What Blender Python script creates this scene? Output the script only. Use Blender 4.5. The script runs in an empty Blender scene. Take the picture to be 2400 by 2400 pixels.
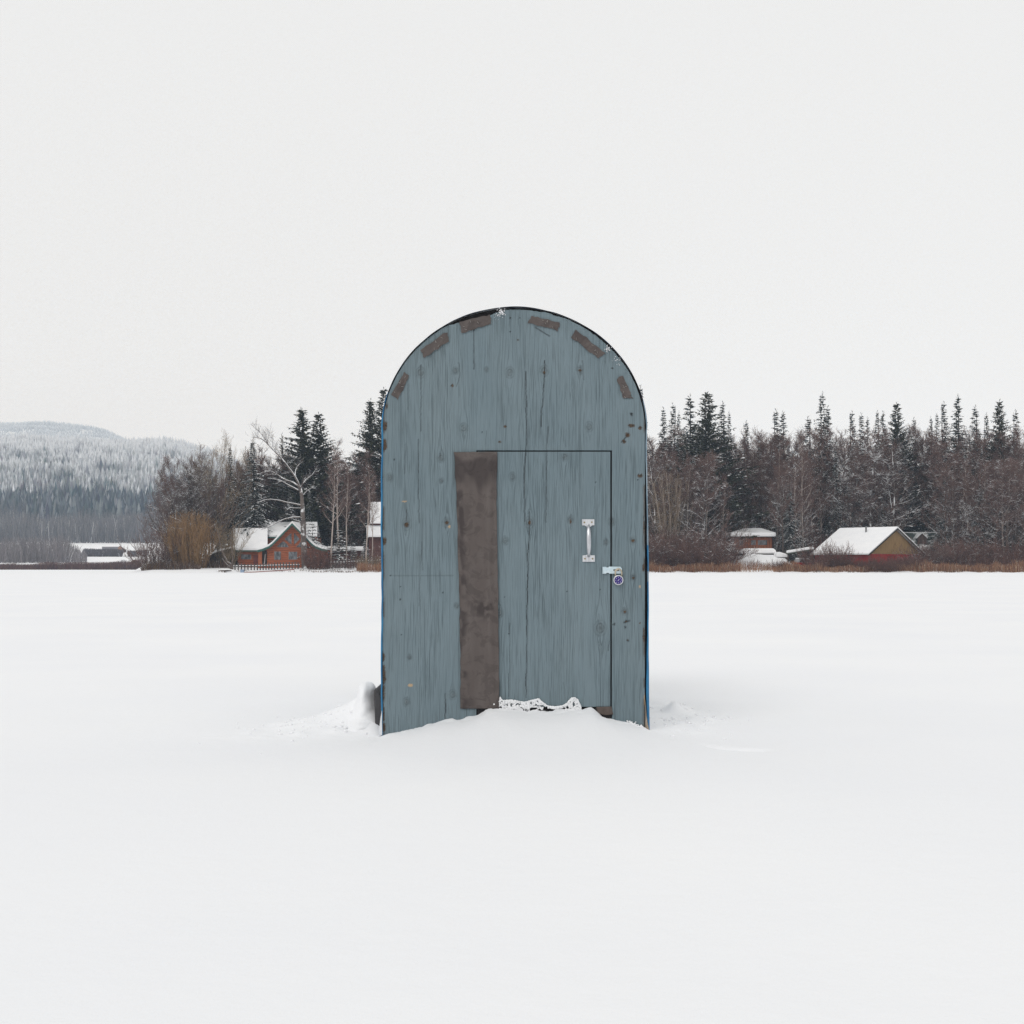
import bpy, math, random
import numpy as np
from mathutils import Vector

random.seed(7)
RNG = np.random.default_rng(7)
sc = bpy.context.scene
COL = sc.collection
R = math.radians

# ------------------------------------------------------------------ camera
F = 3500.0            # focal length in units of a 2400-wide frame
HZ = 1331.0           # horizon row in that frame
EYE = 0.782
cam = bpy.data.cameras.new("camera")
cam.sensor_width = 36.0
cam.lens = 36.0 * F / 2400.0
cam.shift_y = (HZ - 1200.0) / 2400.0
cam.clip_start = 0.05
cam.clip_end = 20000.0
camo = bpy.data.objects.new("camera", cam)
COL.objects.link(camo)
camo.location = (0, 0, EYE)
camo.rotation_euler = (R(90), 0, 0)
sc.camera = camo

# ------------------------------------------------------------------ light
SUN_EL, SUN_AZ = R(42), R(205)       # high overcast sun, behind the camera to the left
world = bpy.data.worlds.new("World")
sc.world = world
world.use_nodes = True
nt = world.node_tree
bg = nt.nodes["Background"]
sky = nt.nodes.new("ShaderNodeTexSky")
sky.sky_type = 'NISHITA'
sky.sun_disc = False
sky.sun_elevation = SUN_EL
sky.sun_rotation = SUN_AZ
sky.dust_density = 4.0
hs = nt.nodes.new("ShaderNodeHueSaturation")
hs.inputs["Saturation"].default_value = 0.08
nt.links.new(sky.outputs[0], hs.inputs["Color"])
mx = nt.nodes.new("ShaderNodeMix")
mx.data_type = 'RGBA'
mx.inputs[0].default_value = 0.97     # cloud deck over the clear sky
mx.inputs[7].default_value = (8.58, 8.60, 8.55, 1)
nt.links.new(hs.outputs[0], mx.inputs[6])
nt.links.new(mx.outputs[2], bg.inputs["Color"])
bg.inputs["Strength"].default_value = 0.1

sun = bpy.data.lights.new("sun", 'SUN')
sun.energy = 0.68
sun.angle = R(25)
sun.color = (1.0, 0.97, 0.93)
suno = bpy.data.objects.new("sun", sun)
COL.objects.link(suno)
dv = Vector((math.sin(SUN_AZ) * math.cos(SUN_EL), math.cos(SUN_AZ) * math.cos(SUN_EL), math.sin(SUN_EL)))
suno.rotation_euler = dv.to_track_quat('Z', 'Y').to_euler()

sc.view_settings.view_transform = 'Standard'
sc.view_settings.look = 'None'
sc.view_settings.exposure = 0.0
sc.view_settings.gamma = 1.0
sc.view_settings.use_curve_mapping = False
sc.render.engine = 'CYCLES'
sc.cycles.use_denoising = True
sc.cycles.denoising_prefilter = 'NONE'
sc.cycles.max_bounces = 6
sc.cycles.diffuse_bounces = 3
sc.cycles.glossy_bounces = 2
sc.cycles.volume_bounces = 3
sc.cycles.use_adaptive_sampling = False

# ------------------------------------------------------------------ helpers
def ss(a, b, x):
    t = np.clip((np.asarray(x, float) - a) / (b - a), 0, 1)
    return t * t * (3 - 2 * t)

_G = {}
def vnoise(x, y, seed=0):
    if seed not in _G:
        _G[seed] = np.random.default_rng(1000 + seed).random((256, 256))
    g = _G[seed]
    x = np.asarray(x, float); y = np.asarray(y, float)
    xi = np.floor(x).astype(int); yi = np.floor(y).astype(int)
    fx = x - xi; fy = y - yi
    fx = fx * fx * (3 - 2 * fx); fy = fy * fy * (3 - 2 * fy)
    a = g[xi & 255, yi & 255]; b = g[(xi + 1) & 255, yi & 255]
    c = g[xi & 255, (yi + 1) & 255]; d = g[(xi + 1) & 255, (yi + 1) & 255]
    return (a * (1 - fx) + b * fx) * (1 - fy) + (c * (1 - fx) + d * fx) * fy

def mesh_np(name, V, Fs, mats=None, mi=None, smooth=False):
    """V (n,3); Fs list of (k,m) arrays of the same or mixed side counts."""
    me = bpy.data.meshes.new(name)
    if not isinstance(Fs, list):
        Fs = [Fs]
    Fs = [np.asarray(f, np.int32) for f in Fs if len(f)]
    me.vertices.add(len(V))
    me.vertices.foreach_set("co", np.asarray(V, np.float32).ravel())
    nl = sum(f.size for f in Fs); nf = sum(len(f) for f in Fs)
    me.loops.add(nl); me.polygons.add(nf)
    me.loops.foreach_set("vertex_index", np.concatenate([f.ravel() for f in Fs]).astype(np.int32))
    tot = np.concatenate([np.full(len(f), f.shape[1], np.int32) for f in Fs])
    st = np.concatenate([[0], np.cumsum(tot)[:-1]]).astype(np.int32)
    me.polygons.foreach_set("loop_start", st)
    for m in (mats or []):
        me.materials.append(m)
    if mi is not None:
        me.polygons.foreach_set("material_index", np.asarray(mi, np.int32))
    me.polygons.foreach_set("use_smooth", np.full(nf, smooth, bool))
    me.update(calc_edges=True)
    me.validate()
    return me

def link(name, me, parent=None, loc=None):
    o = bpy.data.objects.new(name, me)
    COL.objects.link(o)
    if parent is not None:
        o.parent = parent
    if loc is not None:
        o.location = loc
    return o

def empty(name, loc=(0, 0, 0), rz=0.0):
    o = bpy.data.objects.new(name, None)
    COL.objects.link(o)
    o.location = loc
    o.rotation_euler = (0, 0, rz)
    o.empty_display_size = 0.2
    return o

def tag(o, label=None, cat=None, group=None, kind=None):
    if label: o["label"] = label
    if cat: o["category"] = cat
    if group: o["group"] = group
    if kind: o["kind"] = kind
    return o

class MB:
    """collects simple solids, becomes ONE mesh object"""
    def __init__(s):
        s.v = []; s.f = []
    def add(s, vs, fs):
        b = len(s.v)
        s.v += [tuple(map(float, v)) for v in vs]
        s.f += [tuple(b + i for i in f) for f in fs]
        return s
    def box(s, x0, x1, y0, y1, z0, z1):
        v = [(x, y, z) for z in (z0, z1) for y in (y0, y1) for x in (x0, x1)]
        return s.add(v, [(0, 2, 3, 1), (4, 5, 7, 6), (0, 1, 5, 4), (2, 6, 7, 3), (0, 4, 6, 2), (1, 3, 7, 5)])
    def prism(s, poly, y0, y1):
        """poly of (x,z), counter-clockwise as seen from -y; from y0 (front) to y1 (back)"""
        n = len(poly)
        v = [(x, y0, z) for x, z in poly] + [(x, y1, z) for x, z in poly]
        f = [tuple(range(n)), tuple(range(2 * n - 1, n - 1, -1))]
        f += [(i, i + n, (i + 1) % n + n, (i + 1) % n) for i in range(n)]
        return s.add(v, f)
    def slab(s, a, b, c, d, t):
        """quad a,b,c,d thickened upwards by t"""
        q = [Vector(p) for p in (a, b, c, d)]
        v = q + [p + Vector((0, 0, t)) for p in q]
        return s.add(v, [(3, 2, 1, 0), (4, 5, 6, 7), (0, 1, 5, 4), (1, 2, 6, 5), (2, 3, 7, 6), (3, 0, 4, 7)])
    def tube(s, pts, rad, n=8, cap=True):
        pts = [Vector(p) for p in pts]
        if not hasattr(rad, '__len__'): rad = [rad] * len(pts)
        rings = []
        for i, p in enumerate(pts):
            t = (pts[min(i + 1, len(pts) - 1)] - pts[max(i - 1, 0)]).normalized()
            ref = Vector((0, 1, 0)) if abs(t.y) < .9 else Vector((1, 0, 0))
            u = t.cross(ref).normalized(); w = u.cross(t)
            rings.append([p + (u * math.cos(k * 2 * math.pi / n) + w * math.sin(k * 2 * math.pi / n)) * rad[i] for k in range(n)])
        v = [q for r in rings for q in r]
        f = [(i * n + k, i * n + (k + 1) % n, (i + 1) * n + (k + 1) % n, (i + 1) * n + k) for i in range(len(pts) - 1) for k in range(n)]
        if cap:
            f += [tuple(range(n - 1, -1, -1)), tuple((len(pts) - 1) * n + k for k in range(n))]
        return s.add(v, f)
    def lathe(s, prof, cx, cz, n=32):
        """prof of (radius, y), axis along y through (cx,cz)"""
        v = []; m = len(prof)
        for r, y in prof:
            v += [(cx + r * math.cos(a), y, cz + r * math.sin(a)) for a in [k * 2 * math.pi / n for k in range(n)]]
        f = [(i * n + k, i * n + (k + 1) % n, (i + 1) * n + (k + 1) % n, (i + 1) * n + k) for i in range(m - 1) for k in range(n)]
        f += [tuple(range(n)), tuple((m - 1) * n + k for k in range(n - 1, -1, -1))]
        return s.add(v, f)
    def build(s, name, m, parent=None, smooth=False, bevel=0.0, fix=True, org=None):
        me = bpy.data.meshes.new(name)
        if org is not None: s.v = [(a - org[0], b - org[1], c - org[2]) for a, b, c in s.v]
        me.from_pydata(s.v, [], s.f)
        if fix:
            import bmesh
            bm = bmesh.new(); bm.from_mesh(me)
            bmesh.ops.recalc_face_normals(bm, faces=bm.faces)
            bm.to_mesh(me); bm.free()
        me.materials.append(m)
        if smooth:
            me.polygons.foreach_set("use_smooth", np.ones(len(me.polygons), bool))
        o = link(name, me, parent)
        if bevel:
            b = o.modifiers.new("bevel", 'BEVEL'); b.width = bevel; b.segments = 2; b.limit_method = 'ANGLE'
        return o

# ------------------------------------------------------------------ materials
def newmat(name):
    m = bpy.data.materials.new(name)
    m.use_nodes = True
    return m, m.node_tree, m.node_tree.nodes["Principled BSDF"]

def N(nt, t, **kw):
    n = nt.nodes.new(t)
    for k, v in kw.items():
        setattr(n, k, v)
    return n

def rgb(c):
    return (c[0], c[1], c[2], 1.0)

def coords(nt, scale=(1, 1, 1), kind="Object"):
    tc = N(nt, "ShaderNodeTexCoord"); mp = N(nt, "ShaderNodeMapping")
    mp.inputs["Scale"].default_value = scale
    nt.links.new(tc.outputs[kind], mp.inputs["Vector"])
    return mp.outputs["Vector"]

def noise(nt, vec, scale, detail=3.0, rough=0.55, dist=0.0):
    n = N(nt, "ShaderNodeTexNoise")
    n.inputs["Scale"].default_value = scale
    n.inputs["Detail"].default_value = detail
    n.inputs["Roughness"].default_value = rough
    n.inputs["Distortion"].default_value = dist
    if vec is not None: nt.links.new(vec, n.inputs["Vector"])
    return n.outputs["Fac"]

def ramp(nt, fac, a, b, ca=(0, 0, 0), cb=(1, 1, 1)):
    r = N(nt, "ShaderNodeValToRGB")
    r.color_ramp.elements[0].position = a; r.color_ramp.elements[0].color = rgb(ca)
    r.color_ramp.elements[1].position = b; r.color_ramp.elements[1].color = rgb(cb)
    nt.links.new(fac, r.inputs["Fac"])
    return r.outputs["Color"]

def mix(nt, fac, a, b):
    m = N(nt, "ShaderNodeMix", data_type='RGBA')
    for s, v in ((0, fac), (6, a), (7, b)):
        if hasattr(v, 'is_output'): nt.links.new(v, m.inputs[s])
        elif s == 0: m.inputs[0].default_value = v
        else: m.inputs[s].default_value = rgb(v)
    return m.outputs[2]

def math_(nt, op, a, b=None, clamp=False):
    m = N(nt, "ShaderNodeMath", operation=op, use_clamp=clamp)
    for s, v in ((0, a), (1, b)):
        if v is None: continue
        if hasattr(v, 'is_output'): nt.links.new(v, m.inputs[s])
        else: m.inputs[s].default_value = v
    return m.outputs[0]

def attr(nt, name, out="Fac"):
    a = N(nt, "ShaderNodeAttribute", attribute_name=name)
    return a.outputs[out]

def bump(nt, bs, h, strength=0.3, dist=0.01):
    b = N(nt, "ShaderNodeBump")
    b.inputs["Strength"].default_value = strength
    b.inputs["Distance"].default_value = dist
    nt.links.new(h, b.inputs["Height"])
    nt.links.new(b.outputs["Normal"], bs.inputs["Normal"])

def mat_noise(name, a, b, scale=3.0, rough=0.8, stretch=(1, 1, 1), bstr=0.0, bdist=0.01, metal=0.0, lo=.3, hi=.7, spec=None):
    m, nt, bs = newmat(name)
    f = noise(nt, coords(nt, stretch), scale, 5)
    nt.links.new(ramp(nt, f, lo, hi, a, b), bs.inputs["Base Color"])
    bs.inputs["Roughness"].default_value = rough
    bs.inputs["Metallic"].default_value = metal
    if spec is not None: bs.inputs["Specular IOR Level"].default_value = spec
    if bstr: bump(nt, bs, f, bstr, bdist)
    return m

SNOWC = (0.86, 0.87, 0.89)
def mat_snow():
    m, nt, bs = newmat("snow")
    v = coords(nt)
    f1 = noise(nt, v, 9.0, 4, .6)
    f2 = noise(nt, v, 120.0, 2, .6)
    f3 = noise(nt, v, 0.35, 3, .5)
    nt.links.new(ramp(nt, f3, .3, .7, (.85, .86, .885), (.89, .895, .905)), bs.inputs["Base Color"])
    bs.inputs["Roughness"].default_value = 0.75
    bs.inputs["Specular IOR Level"].default_value = 0.15
    h = math_(nt, 'ADD', f1, math_(nt, 'MULTIPLY', f2, .25))
    bump(nt, bs, h, .35, .012)
    return m
SNOW = mat_snow()
ROOFSNOW = mat_noise("roof_snow", (.84, .85, .87), (.9, .9, .91), .8, .75, bstr=.3, bdist=.05, spec=.15)

def mat_bark(name, a, b, thr=0.45, patch=.5, scale=1.2):
    """bark whose upward faces carry lying snow"""
    m, nt, bs = newmat(name)
    v = coords(nt)
    col = ramp(nt, noise(nt, v, scale, 4), .3, .7, a, b)
    g = N(nt, "ShaderNodeNewGeometry"); sp = N(nt, "ShaderNodeSeparateXYZ")
    nt.links.new(g.outputs["Normal"], sp.inputs[0])
    n2 = noise(nt, v, .8, 3)
    z = math_(nt, 'ADD', sp.outputs["Z"], math_(nt, 'MULTIPLY', math_(nt, 'SUBTRACT', n2, .5), patch * 2))
    s = ramp(nt, z, thr, min(thr + .12, 1.0))
    nt.links.new(mix(nt, s, col, SNOWC), bs.inputs["Base Color"])
    bs.inputs["Roughness"].default_value = 0.9
    bs.inputs["Specular IOR Level"].default_value = 0.2
    return m
B_GREY = mat_bark("bark_grey", (.085, .064, .056), (.17, .135, .12), .42, .5)
B_BROWN = mat_bark("bark_brown", (.085, .058, .052), (.15, .105, .095), .6, .5)
B_DARK = mat_bark("bark_dark", (.045, .036, .033), (.09, .075, .068), .4, .5)
B_PALE = mat_bark("bark_pale", (.32, .26, .23), (.52, .45, .41), .5, .4)
B_HERO = mat_bark("bark_old_tree", (.075, .06, .055), (.17, .14, .125), .1, .66, 1.6)
T_GREY = mat_bark("twigs_grey", (.065, .054, .052), (.125, .105, .1), .4, .9)
T_BROWN = mat_bark("twigs_brown", (.105, .062, .053), (.17, .112, .097), .6, .9)
T_RED = mat_bark("twigs_red", (.085, .047, .04), (.165, .092, .075), .72, .9)
T_GOLD = mat_bark("twigs_gold", (.19, .11, .05), (.32, .2, .1), .97, .7)
T_TAN = mat_bark("twigs_tan", (.17, .125, .08), (.27, .205, .14), .95, .7)
NEEDLE = mat_noise("needles", (.014, .021, .016), (.036, .045, .03), .7, .85, spec=.2)
NEEDLE_B = mat_noise("needles_olive", (.026, .03, .018), (.056, .058, .034), .7, .85, spec=.2)
NEEDLE_L = mat_noise("needles_larch", (.10, .075, .04), (.17, .12, .06), .7, .85, spec=.2)

# ------------------------------------------------------------------ ground
def shore_prof(px):
    xs = [560, 893, 960, 1045, 1090, 1120, 1140, 1170, 1240, 1330, 1388, 1402, 1430, 1470, 1500, 1521, 1570, 1700]
    ys = [.0, -.014, .018, .064, .07, .09, .116, .121, .110, .116, .124, .098, .072, .054, .036, .02, .008, 0]
    return np.interp(px, xs, ys)

HILL_Y = [540, 548, 560, 600, 750, 850, 1000, 1150, 1400, 2000, 2400, 2600, 3000, 4200, 5900, 6500, 7500, 9000]
HILL_Z = [0, .3, .8, 1.8, 5.5, 8.0, 16., 28., 55., 148., 196., 200., 180., 250., 560., 600., 400., 300.]

def ground(x, y):
    x = np.asarray(x, float); y = np.asarray(y, float)
    yy = np.maximum(y, 1.0)
    px = np.where(y > 1, x / yy * F + 1200, 1200)
    z = np.zeros(np.broadcast(x, y).shape)
    # near land
    wob = 2.2 * np.sin(x * .13) + 1.2 * np.sin(x * .41 + 1) + .5 * np.sin(x * 1.3)
    t = y - 250 - wob
    clump = ss(318, 350, px) 
    land = .38 * ss(0, 2.2, t) + .15 * ss(2, 6, t) * (.6 + .8 * vnoise(x * .5, y * .5, 3)) + .75 * ss(4, 20, t)
    right = ss(900, 1250, px)
    slope = (.02 + .13 * right) * np.clip(t - 28, 0, 60) + .02 * np.clip(t - 88, 0, 600)
    z = z + clump * (land + slope) * (1 - ss(330, 430, y))
    # snow slope beneath the deck of the hip-roofed cabin
    z = z + 2.0 * ss(256, 265, y) * ss(38.0, 41.0, x) * (1 - ss(47.5, 50.5, x)) * (1 - .6 * ss(276, 290, y))
    # far shore, fields and hill
    far = np.interp(y, HILL_Y, HILL_Z)
    m1 = np.interp(px, [-900, 100, 250, 380, 430, 520, 700, 900, 1100], [.95, 1.0, .99, 1.0, .96, .84, .6, .42, .3])
    m2 = np.interp(px, [-900, 100, 155, 250, 350, 500, 900, 1100], [1.02, 1.005, .99, .94, .80, .55, .3, .25])
    m = m1 + (m2 - m1) * ss(2800, 4600, y)
    m = 1 + (m - 1) * ss(900, 1500, y)
    bumpy = (vnoise(x * .006, y * .006, 5) - .5) * 22 * ss(1100, 2000, y) + (vnoise(x * .02, y * .02, 6) - .5) * 7 * ss(1000, 1500, y)
    z = np.maximum(z, (far * m + bumpy) * (y > 540))
    # lake surface: drift round the hut, wind ripples
    near = 1 - ss(30, 80, np.hypot(x, y))
    dy = y - 7.0
    blur = np.abs(dy)
    fall = np.where(dy < 0, np.exp(-(dy / .6) ** 2), np.exp(-(np.maximum(dy - 1.9, 0) / .5) ** 2))
    pxh = x * 500 + 1200
    k = np.clip(blur, 0, 1) * 130
    prof = (shore_prof(pxh - k) + 2 * shore_prof(pxh) + shore_prof(pxh + k)) / 4
    prof = np.where(np.abs(dy) < .05, shore_prof(pxh), prof)
    z = z + prof * fall
    edge = np.exp(-(dy / .12) ** 2) * ss(880, 900, pxh) * (1 - ss(1515, 1535, pxh))
    z = z + edge * ((vnoise(x * 28, y * 28, 7) - .5) * .016 + (vnoise(x * 80, y * 80, 8) - .5) * .006)
    # heap of snow over the board at the hut's left rear, with the shovelled ridge running left
    hx = (858 - 1200) / F * 7.32
    z = z + .09 * np.exp(-((x - hx - .02) / .13) ** 2) * np.exp(-((y - 7.4) / .17) ** 2)
    rid = .075 * np.exp(-((y - 7.45) / .28) ** 2) * ss(-1.25, -.78, x) * (1 - ss(-.66, -.6, x))
    z = z + rid * (.75 + .5 * vnoise(x * 14, y * 14, 9))
    lump = np.exp(-((x + .95) / .33) ** 2 - ((y - 7.2) / .45) ** 2)
    z = z + lump * (vnoise(x * 12, y * 12, 10) ** 2) * .022
    # crumbs and a scraped arc to the right of the hut
    crumb = np.exp(-((x - .86) / .13) ** 2 - ((y - 7.7) / .5) ** 2)
    z = z + crumb * (vnoise(x * 13, y * 9, 11) ** 2) * .075
    arc = np.exp(-((y - (6.45 - .28 * (x - .9)) - .8 * np.exp(-((x - .72) / .12) ** 2) * .3) / .035) ** 2) * ss(.8, .88, x) * (1 - ss(1.0, 1.16, x))
    z = z - .022 * arc
    # old trodden trail far out and slow ripples
    z = z + near * ((vnoise(x * .9, y * .5, 12) - .5) * .018 + (vnoise(x * 3.1, y * 1.6, 13) - .5) * .006)
    z = z - .05 * np.exp(-((y - 21 - .25 * x) / .5) ** 2) * ss(-14, -8, x) * (1 - ss(16, 22, x)) * (.5 + vnoise(x * 2, y * 2, 14)) * np.where(np.abs(x) < 1.0, 0, 1)
    return z

def axis(fine0, fine1, step, lim0, lim1, grow, caps):
    a = list(np.arange(fine0, fine1, step)); 
    def run(p, sgn, lim):
        out = []; s = step
        while (lim - p) * sgn > 0:
            mx_ = next((c for e, c in caps if abs(p) < e), 1e9)
            s = min(s * grow, mx_); p += sgn * s; out.append(p)
        return out
    return np.array(run(fine0, -1, lim0)[::-1] + a + run(a[-1], 1, lim1))

gx = axis(-1.45, 1.35, .013, -5200, 5200, 1.09, [(110, 1.6), (260, 8), (1200, 24), (6000, 120)])
gy = axis(6.1, 8.3, .013, -60, 8800, 1.07, [(60, 2.5), (238, 7), (330, 1.0), (650, 8), (2800, 22), (9000, 90)])
GX, GY = np.meshgrid(gx, gy)
GZ = ground(GX, GY)
V = np.stack([GX.ravel(), GY.ravel(), GZ.ravel()], 1)
ny, nx = GX.shape
idx = np.arange(nx * ny).reshape(ny, nx)
Q = np.stack([idx[:-1, :-1].ravel(), idx[:-1, 1:].ravel(), idx[1:, 1:].ravel(), idx[1:, :-1].ravel()], 1)
g = link("snow_ground", mesh_np("snow_ground", V, Q, [SNOW], smooth=True))
tag(g, kind="structure")

def gz(x, y):
    return float(ground(np.array([x]), np.array([y]))[0])
def at(px, d):
    x = (px - 1200) / F * d
    return Vector((x, d, gz(x, d)))
def W(px, py, d):
    return Vector(((px - 1200) / F * d, d, EYE - (py - HZ) / F * d))

# ------------------------------------------------------------------ haze
hm = bpy.data.materials.new("haze"); hm.use_nodes = True
hn = hm.node_tree
hn.nodes.remove(hn.nodes["Principled BSDF"])
pv = hn.nodes.new("ShaderNodeVolumePrincipled")
pv.inputs["Color"].default_value = (.66, .82, 1.0, 1)
pv.inputs["Absorption Color"].default_value = (1, 1, 1, 1)
pv.inputs["Density"].default_value = 0.00015
hn.links.new(pv.outputs[0], hn.nodes["Material Output"].inputs["Volume"])
hz_ = MB().box(-5400, 5400, -80, 9000, -1.2, 700).build("haze", hm)
tag(hz_, kind="stuff")

# ------------------------------------------------------------------ the hut
def hx(px): return (px - 1200) / 500.0
def hz(py): return EYE - (py - HZ) / 500.0
HY = 7.0

KN = [(986,873,1),(1067,869,.7),(1140,866,.5),(1195,873,1),(1276,869,1),(1359,867,.8),(1087,1003,.9),(1381,1000,.9),(1034,1073,.8),
      (1324,1071,.8),(914,1119,.8),(1201,1117,.8),(1034,1127,.5),(953,1228,1.1),(1047,1224,.9),(1241,1224,1.1),(1337,1218,.7),(1434,1222,.8),
      (1184,1267,.8),(1420,1270,.6),(1484,1266,.8),(1484,1353,.6),(1464,1433,.7),(1170,1436,.9),(953,1645,.8),(1061,1628,.9),(1407,1472,1.4),(1070,1420,.6),(960,1540,.5)]
CRK = [([(1111,770),(1111,865)],.8),([(1232,870),(1234,960),(1235,1040),(1229,1090),(1230,1222)],.9),([(1277,845),(1276,880),(1271,950),(1268,1000)],.9),
       ([(1284,1000),(1281,1060),(1281,1160),(1279,1224)],.7),([(986,855),(987,925),(986,1010)],.6),([(981,1030),(980,1100),(982,1225)],.7),
       ([(950,1040),(949,1110)],.4),([(958,900),(957,960)],.3),([(1241,1200),(1241,1240),(1237,1300),(1236,1400),(1235,1470),(1234,1560),(1233,1635)],1.0),
       ([(1195,1460),(1194,1560),(1192,1632)],.6),([(953,1195),(953,1228)],.8),([(989,1270),(989,1336)],.5),([(1043,1625),(1044,1690)],.9),
       ([(984,1300),(983,1420)],.35),([(1338,1205),(1337,1240)],.6),([(1324,1640),(1322,1600)],.3),([(926,1240),(929,1300)],.2),([(1427,1502),(1426,1525)],.8),
       ([(1365,845),(1368,890)],.4),([(1075,850),(1078,880),(1070,905)],.4),([(1140,1010),(1138,1055)],.3),([(1395,1140),(1394,1190)],.25)]
RUST = [(900,998,9,16),(901,1043,8,18),(906,953,5,8),(899,1268,9,12),(897,1540,6,14),(899,1580,7,26),(899,1620,4,26),(898,1670,4,30),(899,1705,6,14),
        (1470,1020,7,8),(1462,1035,6,5),(1480,998,10,6),(1184,1000,5,4),(1060,904,5,5),(1171,1036,5,3),(1500,1003,5,5),(1509,1490,3,22),(1508,1330,3,12),
        (1509,1230,2,30),(1500,1115,7,6),(1214,797,3,3),(953,1230,6,7),(1047,1225,5,5),(1337,1222,3,8),(1276,873,4,5),(1359,868,4,4),(1241,1225,4,6),
        (1467,1457,2,2),(1471,1500,3,2),(1484,1267,5,4),(1484,1354,4,4),(1465,1434,5,5),(1500,1460,2,3)]
CHIP = [(948,1175,6,2.4),(1053,1234,3,4),(962,1606,6,4.5),(1512,1640,2,20),(1500,1375,2,4)]
DOT = [(1196,745,2.2),(1196,777,1.6),(1435,863,2.2),(915,1349,1.8),(1396,1130,1.5),(1480,970,3),(1468,1456,2.5),(1466,1470,2),(1440,1464,2),(1329,1386,1.5),
       (1407,1382,1.3),(1192,1485,1.3),(938,1405,2),(1038,1389,1.8),(1183,1400,1.2),(1218,745,1.5),(1433,1676,3),(924,1077,1.8),(1130,1013,1.5),(1495,1125,1.5),(941,1487,1.4),(938,1375,1.4)]
SLASH = [([(1463,1459),(1475,1455)],2.2),([(1465,1468),(1466,1472)],1.6),([(1436,1464),(1441,1461)],1.5),([(1470,1500),(1473,1503)],1.6),([(1478,970),(1481,974)],2.0),
         ([(1254,767),(1270,777),(1288,788)],1.3),([(1457,1036),(1466,1026),(1474,1016)],1.5)]

def seg_dist(X, Z, pts):
    d = np.full(X.shape, 1e9)
    for (x0, y0), (x1, y1) in zip(pts[:-1], pts[1:]):
        a = np.array([x0, y0], float); b = np.array([x1, y1], float); ab = b - a
        t = np.clip(((X - a[0]) * ab[0] + (Z - a[1]) * ab[1]) / (ab @ ab), 0, 1)
        d = np.minimum(d, np.hypot(X - a[0] - t * ab[0], Z - a[1] - t * ab[1]))
    return d

def panel_fields(PX, PY):
    """for points in the 2400 frame: warped grain coordinate, crack depth, rust, chip"""
    U = PX.copy()
    dark = np.zeros(PX.shape); rust = np.zeros(PX.shape); chip = np.zeros(PX.shape)
    for kx, ky, s in KN:
        dx = PX - kx; dy = PY - ky
        e = np.exp(-(dx / (16 * s)) ** 2 - (dy / (34 * s)) ** 2)
        U = U - np.sign(dx) * e * 7 * s * np.minimum(np.abs(dx) / 4, 1)
        r = np.hypot(dx, dy * .8)
        ring = np.exp(-((r - 6 * s) / 1.4) ** 2) * .42 + np.exp(-((r - 10.5 * s) / 1.5) ** 2) * .2
        ring = ring * (.3 + 1.1 * vnoise(PX * .25, PY * .25, 21)) + .36 * np.exp(-(r / (2.2 * s)) ** 2)
        dark = np.maximum(dark, ring)
        rust = np.maximum(rust, .35 * np.exp(-(r / (6 * s)) ** 2) * vnoise(PX * .4, PY * .4, 31))
    for pts, w in CRK:
        wob = (vnoise(PY * .05, PX * 0 + 3, 22) - .5) * 1.6 + (vnoise(PY * .3, PX * 0 + 3, 28) - .5) * 1.2
        d = seg_dist(PX + wob, PY, pts)
        dark = np.maximum(dark, w * np.exp(-(d / 1.1) ** 2) * (.6 + .6 * vnoise(PY * .06, PX * 0 + 9, 27)))
    for pts, w in SLASH:
        dark = np.maximum(dark, .8 * np.exp(-(seg_dist(PX, PY, pts) / w) ** 2))
    for x, y, r in DOT:
        dark = np.maximum(dark, .95 * np.exp(-(np.hypot(PX - x, PY - y) / r) ** 4))
    n1 = vnoise(PX * .22, PY * .16, 23); n2 = vnoise(PX * .7, PY * .5, 24)
    for x, y, a, b in RUST:
        e = np.exp(-((PX - x) / a) ** 2 - ((PY - y) / b) ** 2)
        rust = np.maximum(rust, ss(.38, .58, e * (.45 + .55 * n1 + .4 * n2)))
    for x, y, a, b in CHIP:
        e = np.exp(-(((PX - x) / a) ** 2 + ((PY - y) / b) ** 2) ** 2)
        chip = np.maximum(chip, ss(.35, .5, e * (.5 + .7 * n2)))
    # weathered left and right edges
    el = np.exp(-((PX - 897) / 4.5) ** 2) * ss(.5, .75, vnoise(PX * .1, PY * .035, 25) + .2 * n2)
    er = np.exp(-((PX - 1512) / 4.0) ** 2) * ss(.55, .8, vnoise(PX * .1, PY * .04, 26) + .2 * n2)
    rust = np.maximum(rust, np.maximum(el, er) * .85)
    # scored pencil line left of the strip
    sl = np.exp(-((PY - 1349.5) / 1.2) ** 2) * ss(915, 920, PX) * (1 - ss(1060, 1066, PX)) * .3
    dark = np.maximum(dark, sl)
    return U, np.clip(dark, 0, 1), np.clip(rust, 0, 1), chip

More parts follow.
